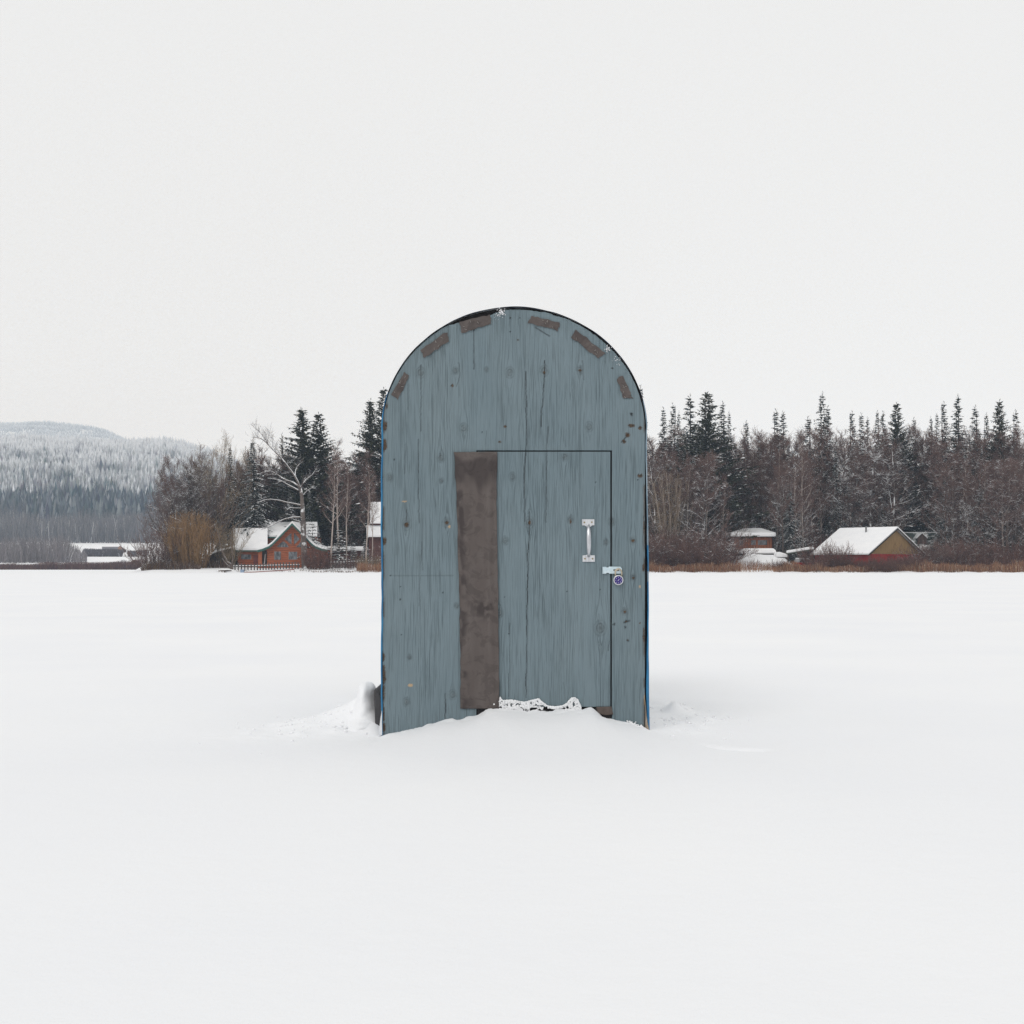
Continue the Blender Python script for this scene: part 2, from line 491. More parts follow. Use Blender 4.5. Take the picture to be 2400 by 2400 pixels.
def mat_panel():
    m, nt, bs = newmat("weathered_blue_grey_paint")
    gv = attr(nt, "grain", "Vector")
    mp = N(nt, "ShaderNodeMapping"); mp.inputs["Scale"].default_value = (1.0, 1.0, .022)
    nt.links.new(gv, mp.inputs["Vector"])
    g1 = noise(nt, mp.outputs[0], 260.0, 3, .6, .5)        # fine fibres
    g2 = noise(nt, mp.outputs[0], 95.0, 3, .6, .7)
    mp2 = N(nt, "ShaderNodeMapping"); mp2.inputs["Scale"].default_value = (1.0, 1.0, .5)
    nt.links.new(gv, mp2.inputs["Vector"])
    blot = noise(nt, mp2.outputs[0], 3.2, 4, .6)
    blot2 = noise(nt, mp2.outputs[0], 16.0, 4, .65)
    mp3 = N(nt, "ShaderNodeMapping"); mp3.inputs["Scale"].default_value = (1.0, 1.0, .12)
    nt.links.new(gv, mp3.inputs["Vector"])
    zone = noise(nt, mp3.outputs[0], 7.0, 3, .6)            # where the grain has opened up
    base = ramp(nt, blot, .3, .72, (.146, .197, .223), (.178, .231, .257))
    base = mix(nt, math_(nt, 'MULTIPLY', ramp(nt, blot2, .45, .75), .22), base, (.19, .245, .27))
    warm = noise(nt, mp3.outputs[0], 3.0, 2)
    base = mix(nt, math_(nt, 'MULTIPLY', ramp(nt, warm, .5, .8), .2), base, (.19, .225, .225))
    l1 = ramp(nt, g1, .34, .50, (1, 1, 1), (0, 0, 0))
    l2 = ramp(nt, g2, .33, .43, (1, 1, 1), (0, 0, 0))
    zz = ramp(nt, zone, .34, .62)
    lines = math_(nt, 'MULTIPLY', math_(nt, 'MAXIMUM', math_(nt, 'MULTIPLY', l1, .75), math_(nt, 'MULTIPLY', l2, .6)), math_(nt, 'ADD', math_(nt, 'MULTIPLY', zz, .72), .28))
    col = mix(nt, lines, base, (.048, .065, .073))
    mpd = N(nt, "ShaderNodeMapping"); mpd.inputs["Scale"].default_value = (1.0, 1.0, .25)
    nt.links.new(gv, mpd.inputs["Vector"])
    dn = noise(nt, mpd.outputs[0], 150.0, 3, .7)
    dd = math_(nt, 'MULTIPLY', attr(nt, "crack"), math_(nt, 'ADD', .55, dn), clamp=True)
    col = mix(nt, dd, col, (.018, .02, .022))
    rc = ramp(nt, noise(nt, gv, 110.0, 4), .35, .68, (.022, .013, .009), (.11, .062, .03))
    col = mix(nt, math_(nt, 'MULTIPLY', attr(nt, "rust"), .9), col, rc)
    col = mix(nt, attr(nt, "chip"), col, (.42, .31, .2))
    nt.links.new(col, bs.inputs["Base Color"])
    bs.inputs["Roughness"].default_value = .68
    bs.inputs["Specular IOR Level"].default_value = .25
    h = math_(nt, 'SUBTRACT', math_(nt, 'MULTIPLY', g1, .5), math_(nt, 'ADD', lines, math_(nt, 'MULTIPLY', dd, 1.4)))
    bump(nt, bs, h, .55, .0022)
    return m
PAINT = mat_panel()
BLACK = mat_noise("dark_lining_and_gap_shade", (.006, .006, .008), (.02, .019, .022), 30, .8)
def mat_tarp(name, a, b):
    m = mat_noise(name, a, b, 6, .42, bstr=.5, bdist=.004)
    return m
TARP = mat_tarp("paled_tarp_skin", (.52, .56, .6), (.7, .73, .75))  # hidden skin paled so it throws less blue and shade onto the snow
HEMP = mat_tarp("faded_tarp_edge", (.12, .2, .27), (.3, .38, .44))
HEMD = mat_tarp("dark_tarp_edge", (.006, .01, .02), (.012, .03, .07))
HEM = mat_tarp("blue_tarp_hem", (.010, .105, .25), (.022, .2, .39))

hut = empty("ice_hut", (0, HY, 0))
tag(hut, "arched blue-grey wooden ice fishing hut wrapped in a blue tarp, standing in the snow", "hut")

# panel and door grids ---------------------------------------------------
XS0, XS1, SPR = 896.5, 1511.5, 1010.0
DL, DR, GAPW, DT, DB = 1119.0, 1430.6, 3.6, 1058.6, 1657.0
xs = np.arange(XS0, XS1, 2.0)
xs = np.unique(np.concatenate([xs[np.all(np.abs(xs[:, None] - np.array([DL - 2.5, DL, DR, DR + GAPW])) > 1.2, 1)], [DL - 2.5, DL, DR, DR + GAPW, XS1]]))
ys = np.arange(SPR, 1790, 2.2)
ys = np.unique(np.concatenate([ys[np.all(np.abs(ys[:, None] - np.array([DT - 3.0, DT, DB])) > 1.2, 1)], [DT - 3.0, DT, DB, 1790]]))
def panel_top(px):
    e = np.clip(1 - ((px - 1204) / (307.6)) ** 2, 0, 1)
    top = SPR - 286.5 * np.sqrt(e)
    dip = np.interp(px, [1040, 1060, 1085, 1100, 1122, 1140, 1158, 1170, 1186, 1240, 1300, 1400], [0, 3, 9, 11.5, 14, 12.5, 8, 6, 2.5, 2.2, .6, 0])
    rag = (vnoise(px * .3, px * 0, 40) - .5) * 1.8 + (vnoise(px * .08, px * 0, 41) - .5) * 2.0
    return top + dip + rag * ss(1010, 900, top)
NT = 150
tt = np.linspace(0, 1, NT + 1)[:-1]
top = panel_top(xs)
PXa = np.concatenate([np.tile(xs, (NT, 1)), np.tile(xs, (len(ys), 1))])
PYa = np.concatenate([top[None, :] * (1 - tt[:, None]) + SPR * tt[:, None], np.tile(ys[:, None], (1, len(xs)))])
nr, nc = PXa.shape
cid = np.arange(nr * nc).reshape(nr, nc)
quads = np.stack([cid[1:, :-1].ravel(), cid[1:, 1:].ravel(), cid[:-1, 1:].ravel(), cid[:-1, :-1].ravel()], 1)
cxm = (PXa[:-1, :-1] + PXa[:-1, 1:]).ravel() / 2
cym = (PYa[:-1, :-1] + PYa[1:, :-1]).ravel() / 2
in_door = (cxm > DL) & (cxm < DR) & (cym > DT) & (cym < DB)
in_gap = ((cxm > DL - 2.5) & (cxm < DR + GAPW) & (cym > DT - 3.0)) & ~in_door
U, dk, ru, ch = panel_fields(PXa.ravel(), PYa.ravel())
warp = (vnoise(PXa * .004, PYa * .003, 42).ravel() - .5) * .006
def grid_obj(name, keep, parent, yoff, thick):
    q = quads[keep]
    used = np.unique(q)
    remap = np.full(nr * nc, -1); remap[used] = np.arange(len(used))
    X = PXa.ravel()[used]; Y = PYa.ravel()[used]
    V = np.stack([hx(X), yoff + warp[used] + .0016 * dk[used], hz(Y)], 1)
    me = mesh_np(name, V, remap[q], [PAINT], smooth=True)
    a = me.attributes.new("grain", 'FLOAT_VECTOR', 'POINT')
    a.data.foreach_set("vector", np.stack([U[used] / 500., np.full(len(used), 0.0 if name == "front_panel" else 0.0), -Y / 500.], 1).astype(np.float32).ravel())
    for nm, arr in (("crack", dk), ("rust", ru), ("chip", ch)):
        a = me.attributes.new(nm, 'FLOAT', 'POINT')
        a.data.foreach_set("value", arr[used].astype(np.float32))
    o = link(name, me, parent)
    s = o.modifiers.new("thickness", 'SOLIDIFY'); s.thickness = thick; s.offset = -1
    return o
panel = grid_obj("front_panel", ~in_door & ~in_gap, hut, 0.0, .012)
door = grid_obj("door", in_door, hut, 0.0008, .012)

# dark rim lining, its black standing for shade behind the door gap; back wall
def arch(px0, px1, top_y, n=64, bot=1790, spr=SPR):
    cx = (px0 + px1) / 2; a = (px1 - px0) / 2; b = spr - top_y
    pts = [(px0, bot)]
    pts += [(cx - a * math.cos(t), spr - b * math.sin(t)) for t in np.linspace(0, math.pi, n)]
    pts += [(px1, bot)]
    return pts
pl = [(hx(x), hz(y)) for x, y in arch(894.5, 1515, 721.5)]
MB().prism(pl, .0165, .030).build("lining", BLACK, hut)
MB().prism(pl, 1.86, 1.875).build("back_panel", mat_noise("back_plywood", (.12, .16, .18), (.16, .2, .22), 8, .8), hut)

# blue tarp over the arch: outer skin front-to-back, with a hem turned round the front edge
op = arch(893.2, 1517.5, 719.5, 90, 1740)
# densify the straight sides
dens = []
for (x0, y0), (x1, y1) in zip(op[:-1], op[1:]):
    k = max(1, int(math.hypot(x1 - x0, y1 - y0) / 12))
    for i in range(k): dens.append((x0 + (x1 - x0) * i / k, y0 + (y1 - y0) * i / k))
dens.append(op[-1])
D = np.array(dens)
tang = np.gradient(D, axis=0); tang /= np.linalg.norm(tang, axis=1)[:, None]
nor = np.stack([tang[:, 1], -tang[:, 0]], 1)
ctr = np.array([1205, 1100])
nor *= np.sign(((D - ctr) * nor).sum(1))[:, None]
side = np.sign(D[:, 0] - 1205)
# bulges: the right side hangs loose towards the ground
bul = np.where((side > 0) & (D[:, 1] > 1000), 5.0 * ss(1150, 1640, D[:, 1]) + 1.5 * np.sin(D[:, 1] * .011) , 0)
bul = bul + np.where((side < 0) & (D[:, 1] > 1000), .8 * np.sin(D[:, 1] * .017), 0)
bul = bul + (vnoise(D[:, 1] * .03, D[:, 0] * .03, 44) - .5) * 1.4
D2 = D + nor * bul[:, None]
hemw = np.where(side < 0, 3.9, 3.0) * (1 - .78 * (1 - ss(900, 1010, D[:, 1]))) + np.where(side > 0, 3.5 * ss(1450, 1620, D[:, 1]), 0)
hemw = hemw + (vnoise(D[:, 1] * .05, D[:, 0] * .05, 45) - .5) * 1.2
I = D2 - nor * hemw[:, None]
nd = len(D2)
rows = [(I, .010), (I, -.004), (D2 - nor * .6, -.007), (D2, -.003)]
depth = [.05, .15, .3, .5, .75, 1.0, 1.25, 1.5, 1.75, 1.9]
for i, dp in enumerate(depth):
    w = (vnoise(D[:, 1] * .02 + i, D[:, 0] * .02 + i * 3, 46) - .5) * 8
    rows.append((D2 + nor * (w - 3)[:, None], dp))
V = np.concatenate([np.stack([hx(P[:, 0]), np.full(nd, y), hz(P[:, 1])], 1) for P, y in rows])
ii = np.arange(len(rows) * nd).reshape(len(rows), nd)
Q = np.stack([ii[:-1, :-1].ravel(), ii[:-1, 1:].ravel(), ii[1:, 1:].ravel(), ii[1:, :-1].ravel()], 1)
mi = np.where(Q[:, 0] < 3 * nd, 1, 0)
mi = np.where((mi == 1) & (D[Q[:, 0] % nd, 1] + 40 * (vnoise(D[Q[:, 0] % nd, 1] * .05, D[Q[:, 0] % nd, 0] * .05, 47) - .5) < 935), 2, mi)
link("tarp_cover", mesh_np("tarp_cover", V, Q, [TARP, HEM, HEMD, HEMP], np.where((mi == 1) & (side[Q[:, 0] % nd] > 0) & (D[Q[:, 0] % nd, 1] + 260 * (vnoise(D[Q[:, 0] % nd, 1] * .02, D[Q[:, 0] % nd, 0] * .02, 48) - .5) < 1300), 3, mi), smooth=True), hut)

# snow lying along the crown of the tarp
caps = [(x, y) for x, y in arch(893, 1517.5, 719.5, 200, 1740) if y < 775 and 1040 < x < 1330]
V = []; 
for j, dp in enumerate([.012, .03, .2, .5, .9, 1.3, 1.85]):
    for k, (x, y) in enumerate(caps):
        e = min(1, k / 14, (len(caps) - 1 - k) / 14)
        th = (4.6 + 2.6 * math.sin(k * .21 + dp * 3)) * e * (0.25 if j == 0 else 1) 
        V.append((hx(x), HY + dp, hz(y - 1.0 - th)))
V = np.array(V); nk = len(caps); ii = np.arange(len(V)).reshape(-1, nk)
Q = np.stack([ii[:-1, :-1].ravel(), ii[:-1, 1:].ravel(), ii[1:, 1:].ravel(), ii[1:, :-1].ravel()], 1)
tag(link("snow_cap", mesh_np("snow_cap", V, Q, [SNOW], smooth=True)), "thin layer of snow lying on top of the hut's arched roof", "snow", kind="stuff")

# brown rubber strip over the hinge side, and patches ---------------------
def mat_rubber():
    m, nt, bs = newmat("brown_rubber_strip")
    v = coords(nt)
    st = noise(nt, v, 14.0, 5, .65, .8)
    at_ = attr(nt, "wet")
    base = ramp(nt, noise(nt, coords(nt, (1, 1, .25)), 18.0, 4), .3, .7, (.080, .064, .059), (.104, .087, .081))
    f = math_(nt, 'ADD', math_(nt, 'MULTIPLY', ramp(nt, st, .5, .58), .4), math_(nt, 'MULTIPLY', at_, 1.15), clamp=True)
    nt.links.new(mix(nt, f, base, (.036, .027, .027)), bs.inputs["Base Color"])
    bs.inputs["Roughness"].default_value = .6
    bump(nt, bs, noise(nt, v, 160.0, 3), .3, .001)
    return m
RUB = mat_rubber()
lx = np.interp
nu, nv = 44, 180
us = np.linspace(0, 1, nu); vs = np.linspace(1059.5, 1660.5, nv)
UU, VV = np.meshgrid(us, vs)
left = np.interp(VV, [1058, 1075, 1110, 1200, 1340, 1470, 1560, 1661], [1063.5, 1065.5, 1067, 1071.5, 1074.5, 1078.5, 1079, 1079.5])
right_ = np.interp(VV, [1058, 1110, 1170, 1200, 1350, 1500, 1600, 1661], [1165.5, 1165, 1163.8, 1164.5, 1167, 1168.5, 1169.5, 1169])
left = left + (vnoise(VV * .06, VV * 0, 50) - .5) * 2.2; right_ = right_ + (vnoise(VV * .05, VV * 0, 51) - .5) * 2.0
PXs = left + (right_ - left) * UU
fold = .010 * np.exp(-((UU - .80 - .03 * np.sin(VV * .008)) / .10) ** 2) + .006 * np.exp(-((UU - .28) / .16) ** 2)
fold = fold * ss(1058, 1110, VV) * (1 - .6 * ss(1500, 1640, VV)) + .002 * vnoise(UU * 6, VV * .03, 52)
fold = fold + .012 * ss(.9, 1, UU) * ss(1120, 1300, VV) * .5
Ys = -.006 - fold
V = np.stack([hx(PXs).ravel(), Ys.ravel(), hz(VV + (vnoise(UU * 9, VV * .02, 53) - .5) * 1.5).ravel()], 1)
ii = np.arange(nu * nv).reshape(nv, nu)
Q = np.stack([ii[1:, :-1].ravel(), ii[1:, 1:].ravel(), ii[:-1, 1:].ravel(), ii[:-1, :-1].ravel()], 1)
me = mesh_np("hinge_strip", V, Q, [RUB], smooth=True)
wet = np.maximum(.75 * ss(1066, 1078, VV + 16 * (vnoise(UU * 5, VV * .06, 54) - .5)) * (1 - ss(1112, 1150, VV + 46 * (vnoise(UU * 7, VV * .02, 55) - .5))),
                 .8 * np.exp(-((VV - 1428) / 22) ** 2 - ((UU - .62) / .24) ** 2) * ss(.3, .6, vnoise(UU * 12, VV * .12, 56)) * 1.4)
wet = np.maximum(wet, .8 * np.exp(-((UU - .08) / .13) ** 2) * ss(.42, .7, vnoise(UU * 8, VV * .05, 57)))
wet = np.maximum(wet, .6 * np.exp(-((VV - 1648) / 12) ** 2 - ((UU - .2) / .2) ** 2))
a = me.attributes.new("wet", 'FLOAT', 'POINT'); a.data.foreach_set("value", np.clip(wet, 0, 1).astype(np.float32).ravel())
o = link("hinge_strip", me, hut)
s = o.modifiers.new("thickness", 'SOLIDIFY'); s.thickness = .003; s.offset = -1

STEEL = mat_noise("galvanised_steel", (.62, .64, .66), (.82, .83, .85), 60, .32, metal=.85)
STAPLE = mat_noise("staple_wire", (.32, .3, .28), (.6, .58, .55), 200, .4, metal=.7)
PATCH = [[(1076,754),(1149,738),(1152,759),(1083,781)],[(1246,740),(1314,758),(1307,776),(1237,757)],[(986,820),(1048,778),(1052,800),(994,840)],
         [(1350,774),(1420,828),(1401,840),(1340,792)],[(947,873),(960,881),(932,937),(916,926)],[(1445,887),(1460,882),(1483,934),(1461,935)]]
for k, poly in enumerate(PATCH):
    P = np.array(poly, float)
    nu, nv = 22, 8
    uu, vv = np.meshgrid(np.linspace(0, 1, nu), np.linspace(0, 1, nv))
    if k >= 4:   # long axis is the other one
        P = np.roll(P, -1, axis=0)
    A = P[0] * ((1 - uu) * (1 - vv))[..., None] + P[1] * (uu * (1 - vv))[..., None] + P[2] * (uu * vv)[..., None] + P[3] * ((1 - uu) * vv)[..., None]
    A = A + ((np.stack([vnoise(uu * 9 + k * 7, vv * 5, 60), vnoise(uu * 9, vv * 5 + k * 5, 61)], -1)) - .5) * 3.6
    yo = -.0035 - .0035 * vnoise(uu * 6 + k, vv * 3, 62)
    V = np.stack([hx(A[..., 0]).ravel(), yo.ravel(), hz(A[..., 1]).ravel()], 1)
    ii = np.arange(nu * nv).reshape(nv, nu)
    Q = np.stack([ii[1:, :-1].ravel(), ii[1:, 1:].ravel(), ii[:-1, 1:].ravel(), ii[:-1, :-1].ravel()], 1)
    mb = MB()
    for j in range(5):
        u_, v_ = random.uniform(.06, .94), random.choice((.22, .78, .5))
        a0 = P[0] * (1 - u_) * (1 - v_) + P[1] * u_ * (1 - v_) + P[2] * u_ * v_ + P[3] * (1 - u_) * v_
        an = random.uniform(0, math.pi); L = 2.6
        mb.tube([(hx(a0[0] - L * math.cos(an)), -.0074, hz(a0[1] - L * math.sin(an))), (hx(a0[0] + L * math.cos(an)), -.0074, hz(a0[1] + L * math.sin(an)))], .0007, 4, cap=False)
    SQ = np.array(mb.f) + len(V)
    me = mesh_np("patch", np.concatenate([V, np.array(mb.v)]), [Q, SQ], [RUB, STAPLE], np.concatenate([np.zeros(len(Q)), np.ones(len(SQ))]), smooth=True)
    at2 = me.attributes.new("wet", 'FLOAT', 'POINT')
    at2.data.foreach_set("value", np.concatenate([(.35 * vnoise(uu * 4 + k, vv * 2, 63)).ravel(), np.zeros(len(mb.v))]).astype(np.float32))
    link("patch", me, hut)

# rubber scrap and black strip painting the unlit gap under the door
mb = MB().prism([(hx(x), hz(y)) for x, y in [(1397, 1657), (1433, 1655.5), (1437, 1674), (1420, 1676), (1402, 1672)]][::-1], -.004, -.001)
RUB2 = mat_noise("brown_scrap", (.07, .052, .045), (.11, .085, .075), 40, .7)
mb.build("rubber_scrap", RUB2, hut)
MB().prism([(hx(x), hz(y)) for x, y in [(1119, 1661), (1434, 1661), (1434, 1720), (1119, 1720)]][::-1], .006, .014).build("foot_gap_shade", BLACK, hut)
# white flap of tarp at the lower left corner, frayed strip at the lower right
MB().prism([(hx(x), hz(y)) for x, y in [(895.6, 1664), (896.2, 1722), (887.5, 1726), (890, 1700), (893, 1678)]], -.013, .02).build("tarp_flap", mat_noise("white_tarp", (.6, .62, .65), (.75, .77, .8), 20, .5), hut, bevel=.001)
MB().prism([(hx(x), hz(y)) for x, y in [(1512.5, 1640), (1514, 1668), (1517, 1690), (1522.5, 1715), (1512.5, 1709)]][::-1], -.008, .02).build("frayed_edge", mat_noise("frayed_wood", (.1, .07, .05), (.45, .38, .3), 60, .8, (3, 3, .6)), hut)

# door handle --------------------------------------------------------------
ALU = mat_noise("brushed_aluminium", (.5, .51, .54), (.78, .79, .81), 60, .3, (1, 1, .1), metal=.95)
BRASS = mat_noise("brass_screw", (.2, .16, .09), (.4, .33, .2), 300, .4, metal=.7)
grip = MB(); pts = []; rad = []
for t in np.linspace(0, 1, 26):
    py = 1231 + (1303 - 1231) * t
    pts.append((hx(1378.6 + 1.0 * t), -.004 - .030 * math.sin(math.pi * t) ** .55, hz(py)))
    rad.append(.0075 + .0044 * (math.sin(math.pi * min(1, max(0, (t - .06) / .88))) ** .5))
hd = grip.tube(pts, rad, 14).build("handle", ALU, hut, smooth=True)
for pl_ in ([(1364, 1217), (1392.8, 1217), (1393.2, 1231), (1387.5, 1231.5), (1383.5, 1235), (1374.5, 1235), (1371, 1231.5), (1364, 1231.5)],
            [(1365.2, 1302), (1374.5, 1301), (1375.5, 1300), (1383.5, 1300), (1385, 1301.5), (1394.2, 1301.5), (1394.2, 1316.8), (1365.2, 1316.8)]):
    MB().prism([(hx(x), hz(y)) for x, y in pl_][::-1], -.0035, -.0002).build("mounting_plate", ALU, hd, bevel=.0008)
for x, y in [(1369.5, 1224.5), (1387, 1224), (1371, 1309.5), (1388.8, 1309.5)]:
    MB().lathe([(.0042, -.0035), (.0042, -.0048), (.0030, -.0056), (.0014, -.0050)], hx(x), hz(y), 14).build("screw", BRASS, hd)

# hasp and padlock -----------------------------------------------------------
ZINC = mat_noise("zinc_plate", (.5, .62, .68), (.64, .74, .79), 80, .38, metal=.35, bstr=.2, bdist=.0005)
mb = MB()
mb.prism([(hx(x), hz(y)) for x, y in [(1412, 1328.5), (1420.5, 1328.2), (1421.2, 1330), (1426, 1330), (1427, 1328), (1453.5, 1328), (1457.5, 1332.5), (1457.5, 1341), (1454, 1344.5),
         (1427.5, 1344.5), (1426.5, 1342.6), (1421.5, 1342.6), (1420.5, 1344.5), (1412, 1344.5)]][::-1], -.0075, -.0045)
hasp = mb.build("hasp", ZINC, hut, bevel=.0006)
MB().tube([(hx(1413.4), -.0075, hz(1330)), (hx(1413.4), -.0075, hz(1343))], .0022, 10).box(hx(1417.2), hx(1418.2), -.0079, -.007, hz(1341), hz(1333)).build("hasp_hinge", ZINC, hasp)
MB().box(hx(1437.5), hx(1451), -.0079, -.0070, hz(1338), hz(1334.5)).build("slot", BLACK, hasp)
MB().tube([(hx(1439), -.006, hz(1337)), (hx(1440), -.016, hz(1336.6)), (hx(1445), -.019, hz(1336.2)), (hx(1449), -.016, hz(1336)), (hx(1450), -.006, hz(1336))], .0016, 8).build("staple_loop", mat_noise("worn_steel", (.35, .27, .2), (.6, .52, .44), 200, .35, metal=.8), hasp)

lock = empty("padlock", (hx(1448.6), HY - .018, hz(1370)))
tag(lock, "round combination padlock with violet-blue dial hanging from the door hasp", "padlock")
def L(px, py): return (hx(px) - hx(1448.6), hz(py) - hz(1370))
cx, cz = L(1448.6, 1359.5)
MB().lathe([(.0215, .010), (.0236, .008), (.0240, .002), (.0238, -.004), (.0222, -.0075), (.0205, -.0080)], cx, cz, 40).build("body", mat_noise("lock_steel", (.66, .66, .67), (.82, .82, .83), 90, .3, metal=.8), lock, smooth=False)
DIAL = mat_noise("violet_dial", (.018, .008, .13), (.03, .014, .2), 200, .35)
MB().lathe([(.0190, -.0078), (.0190, -.0098), (.0178, -.0106)], cx, cz, 36).build("dial", DIAL, lock)
mk = MB()
def tick(ax, az, bx_, bz_, w):
    d = Vector((bx_ - ax, 0, bz_ - az)).normalized(); n = Vector((d.z, 0, -d.x)) * w
    mk.add([(ax + n.x, -.0109, az + n.z), (bx_ + n.x, -.0109, bz_ + n.z), (bx_ - n.x, -.0109, bz_ - n.z), (ax - n.x, -.0109, az - n.z)], [(0, 1, 2, 3)])
for k in range(8):
    a = k * math.pi / 4 + .05
    tick(cx + .0112 * math.cos(a), cz + .0112 * math.sin(a), cx + .0150 * math.cos(a), cz + .0148 * math.sin(a), .0008)
tick(cx - .003, cz - .004, cx + .0035, cz + .0045, .0008)
mk.build("dial_marks", mat_noise("dial_white", (.7, .7, .75), (.8, .8, .85), 90, .4), lock, fix=False)
sh = []
for x, y in [(1441.5, 1349.5), (1441.5, 1342), (1442.5, 1337.5), (1445.5, 1334.2), (1449, 1333), (1452.5, 1334.2), (1455.6, 1337.5), (1456.6, 1342), (1456.6, 1349.5)]:
    q = L(x, y); sh.append((q[0], .001, q[1]))
MB().tube(sh, .0034, 10).build("shackle", mat_noise("brassy_steel", (.42, .35, .25), (.62, .55, .44), 120, .3, metal=.85), lock, smooth=True)

# snow crumbs caked along the foot of the door ------------------------------
def ico(sub=1):
    t = (1 + 5 ** .5) / 2
    v = np.array([(-1, t, 0), (1, t, 0), (-1, -t, 0), (1, -t, 0), (0, -1, t), (0, 1, t), (0, -1, -t), (0, 1, -t), (t, 0, -1), (t, 0, 1), (-t, 0, -1), (-t, 0, 1)], float)
    v /= np.linalg.norm(v[0])
    f = np.array([(0, 11, 5), (0, 5, 1), (0, 1, 7), (0, 7, 10), (0, 10, 11), (1, 5, 9), (5, 11, 4), (11, 10, 2), (10, 7, 6), (7, 1, 8), (3, 9, 4), (3, 4, 2), (3, 2, 6), (3, 6, 8), (3, 8, 9), (4, 9, 5), (2, 4, 11), (6, 2, 10), (8, 6, 7), (9, 8, 1)])
    return v, f
IV, IF = ico()
def crumbs(name, items):
    n = len(items)
    C = np.array([i[0] for i in items]); S = np.array([i[1] for i in items])
    r = RNG.random((n, 12, 1)) * .5 + .75
    V = (C[:, None, :] + IV[None] * S[:, None, :] * r).reshape(-1, 3)
    Fc = (IF[None] + (np.arange(n) * 12)[:, None, None]).reshape(-1, 3)
    return link(name, mesh_np(name, V, Fc, [SNOW], smooth=True))
items = []
def crust_top(px):
    return np.interp(px, [1170, 1172, 1178, 1200, 1230, 1245, 1262, 1272, 1284, 1300, 1318, 1328, 1338, 1346, 1354, 1360, 1362], [1640, 1634, 1641, 1640, 1645, 1641, 1637, 1646, 1654, 1656, 1654, 1648, 1636, 1634, 1639, 1652, 1664])
for k in range(9500):
    px = random.uniform(1170, 1362); t0 = float(crust_top(px))
    py = t0 + (1672 - t0) * random.random() ** 1.0
    if 1272 < px < 1325 and py > t0 + 5: continue
    if 1228 < px < 1285 and 1661 < py < 1668 and random.random() < .9: continue
    dens_ = .65 if py > t0 + 4 else 1
    if vnoise(np.array([px * .3]), np.array([py * .34]), 70)[0] < .36 and py > t0 + 2: continue
    if vnoise(np.array([px * .09]), np.array([py * .1]), 71)[0] < .24 and py > t0 + 5: continue
    s = random.uniform(.0013, .0042)
    items.append(((hx(px), HY - .005 - random.random() * .008, hz(py)), (s, s * .9, s)))
for k in range(130):                 # a few clots on the edges higher up and at the corners
    px = random.uniform(1470, 1512); py = 1331 - 0 + (1695 + (px - 1470) * .35) - 1331 - abs(random.gauss(0, 3))
    s = random.uniform(.002, .005); items.append(((hx(px), HY - .006, hz(py)), (s, s, s)))
for k in range(46):
    px = random.gauss(1177, 5); py = random.gauss(732, 5)
    s = random.uniform(.0012, .003); items.append(((hx(px), HY - .005, hz(py)), (s, s, s)))
for k in range(60):
    px, py = random.choice([(1421, 816), (1446, 843), (1450, 850), (1424, 820), (1165, 742)]); s = random.uniform(.001, .0026)
    items.append(((hx(px + random.gauss(0, 4)), HY - .003, hz(py + random.gauss(0, 4))), (s, s, s)))
tag(crumbs("snow_crust", items), "crumbly snow caked along the foot of the hut door", "snow", kind="stuff")
MB().lathe([(.004, -.0015), (.004, .002)], hx(1158), hz(1650), 12).build("nail_head", mat_noise("nail_white", (.7, .7, .7), (.8, .8, .8), 50, .4), hut).location = (0, -.012, 0)

# crumbs scattered on the snow each side
items = []
for k in range(170):
    if random.random() < .55:
        x, y = random.gauss(-.95, .22), random.gauss(7.35, .25)
    else:
        x, y = random.gauss(.88, .12), random.gauss(7.55, .35)
    if abs(x) < .66 and y > 6.95: continue
    s = random.uniform(.003, .010); z = gz(x, y)
    items.append(((x, y, z + s * .2), (s * random.uniform(.8, 1.6), s, s * .7)))
tag(crumbs("snow_crumbs", items), "loose snow crumbs scattered beside the hut", "snow", kind="stuff")

# dark board behind the hut's left corner
def B(px, py, d=7.16): 
    w = W(px, py, d); return (w.x, w.z)
bd = MB().prism([B(x, y) for x, y in [(877, 1615), (882, 1616), (887, 1624), (893, 1639), (897, 1660), (897, 1730), (880, 1730), (877.5, 1660), (875.5, 1636)]][::-1], 7.16, 7.5)
tag(bd.build("board", mat_noise("dark_grey_board", (.035, .034, .038), (.075, .072, .076), 14, .8, (1, 1, .3)), None, bevel=.006), "dark grey board end poking out of a snow heap behind the hut's left corner", "board")
# rounded snow heap that half buries it
nz, na = 26, 40
V = []
for i in range(nz + 1):
    t = i / nz                                    # 0 at the foot, 1 at the crown
    z = -.05 + .268 * t + (.012 * math.sin(t * 9) if i else 0)
    rx = (.044 + .15 * (1 - t) ** 1.9) * math.sqrt(max(0, 1 - max(0, (t - .8) / .2) ** 2.2))
    ry = (.11 + .16 * (1 - t) ** 1.7) * math.sqrt(max(0, 1 - max(0, (t - .8) / .2) ** 2.2))
    for k in range(na):
        a = 2 * math.pi * k / na
        n_ = .78 + .44 * vnoise(np.array([k / na * 7.0 if k < na / 2 else (1 - k / na) * 7.0]), np.array([t * 5]), 75)[0] + .1 * vnoise(np.array([k * .7 if k < na / 2 else (na - k) * .7]), np.array([t * 16]), 76)[0]
        xx = math.cos(a) * rx * n_
        V.append(((860.5 - 1200) / F * 7.36 + (xx if xx < 0 else xx * .92) + .010 * (1 - t), 7.36 + math.sin(a) * ry * n_, z))
ii = np.arange(len(V)).reshape(nz + 1, na)
Q = np.stack([ii[:-1].ravel(), np.roll(ii, -1, 1)[:-1].ravel(), np.roll(ii, -1, 1)[1:].ravel(), ii[1:].ravel()], 1)
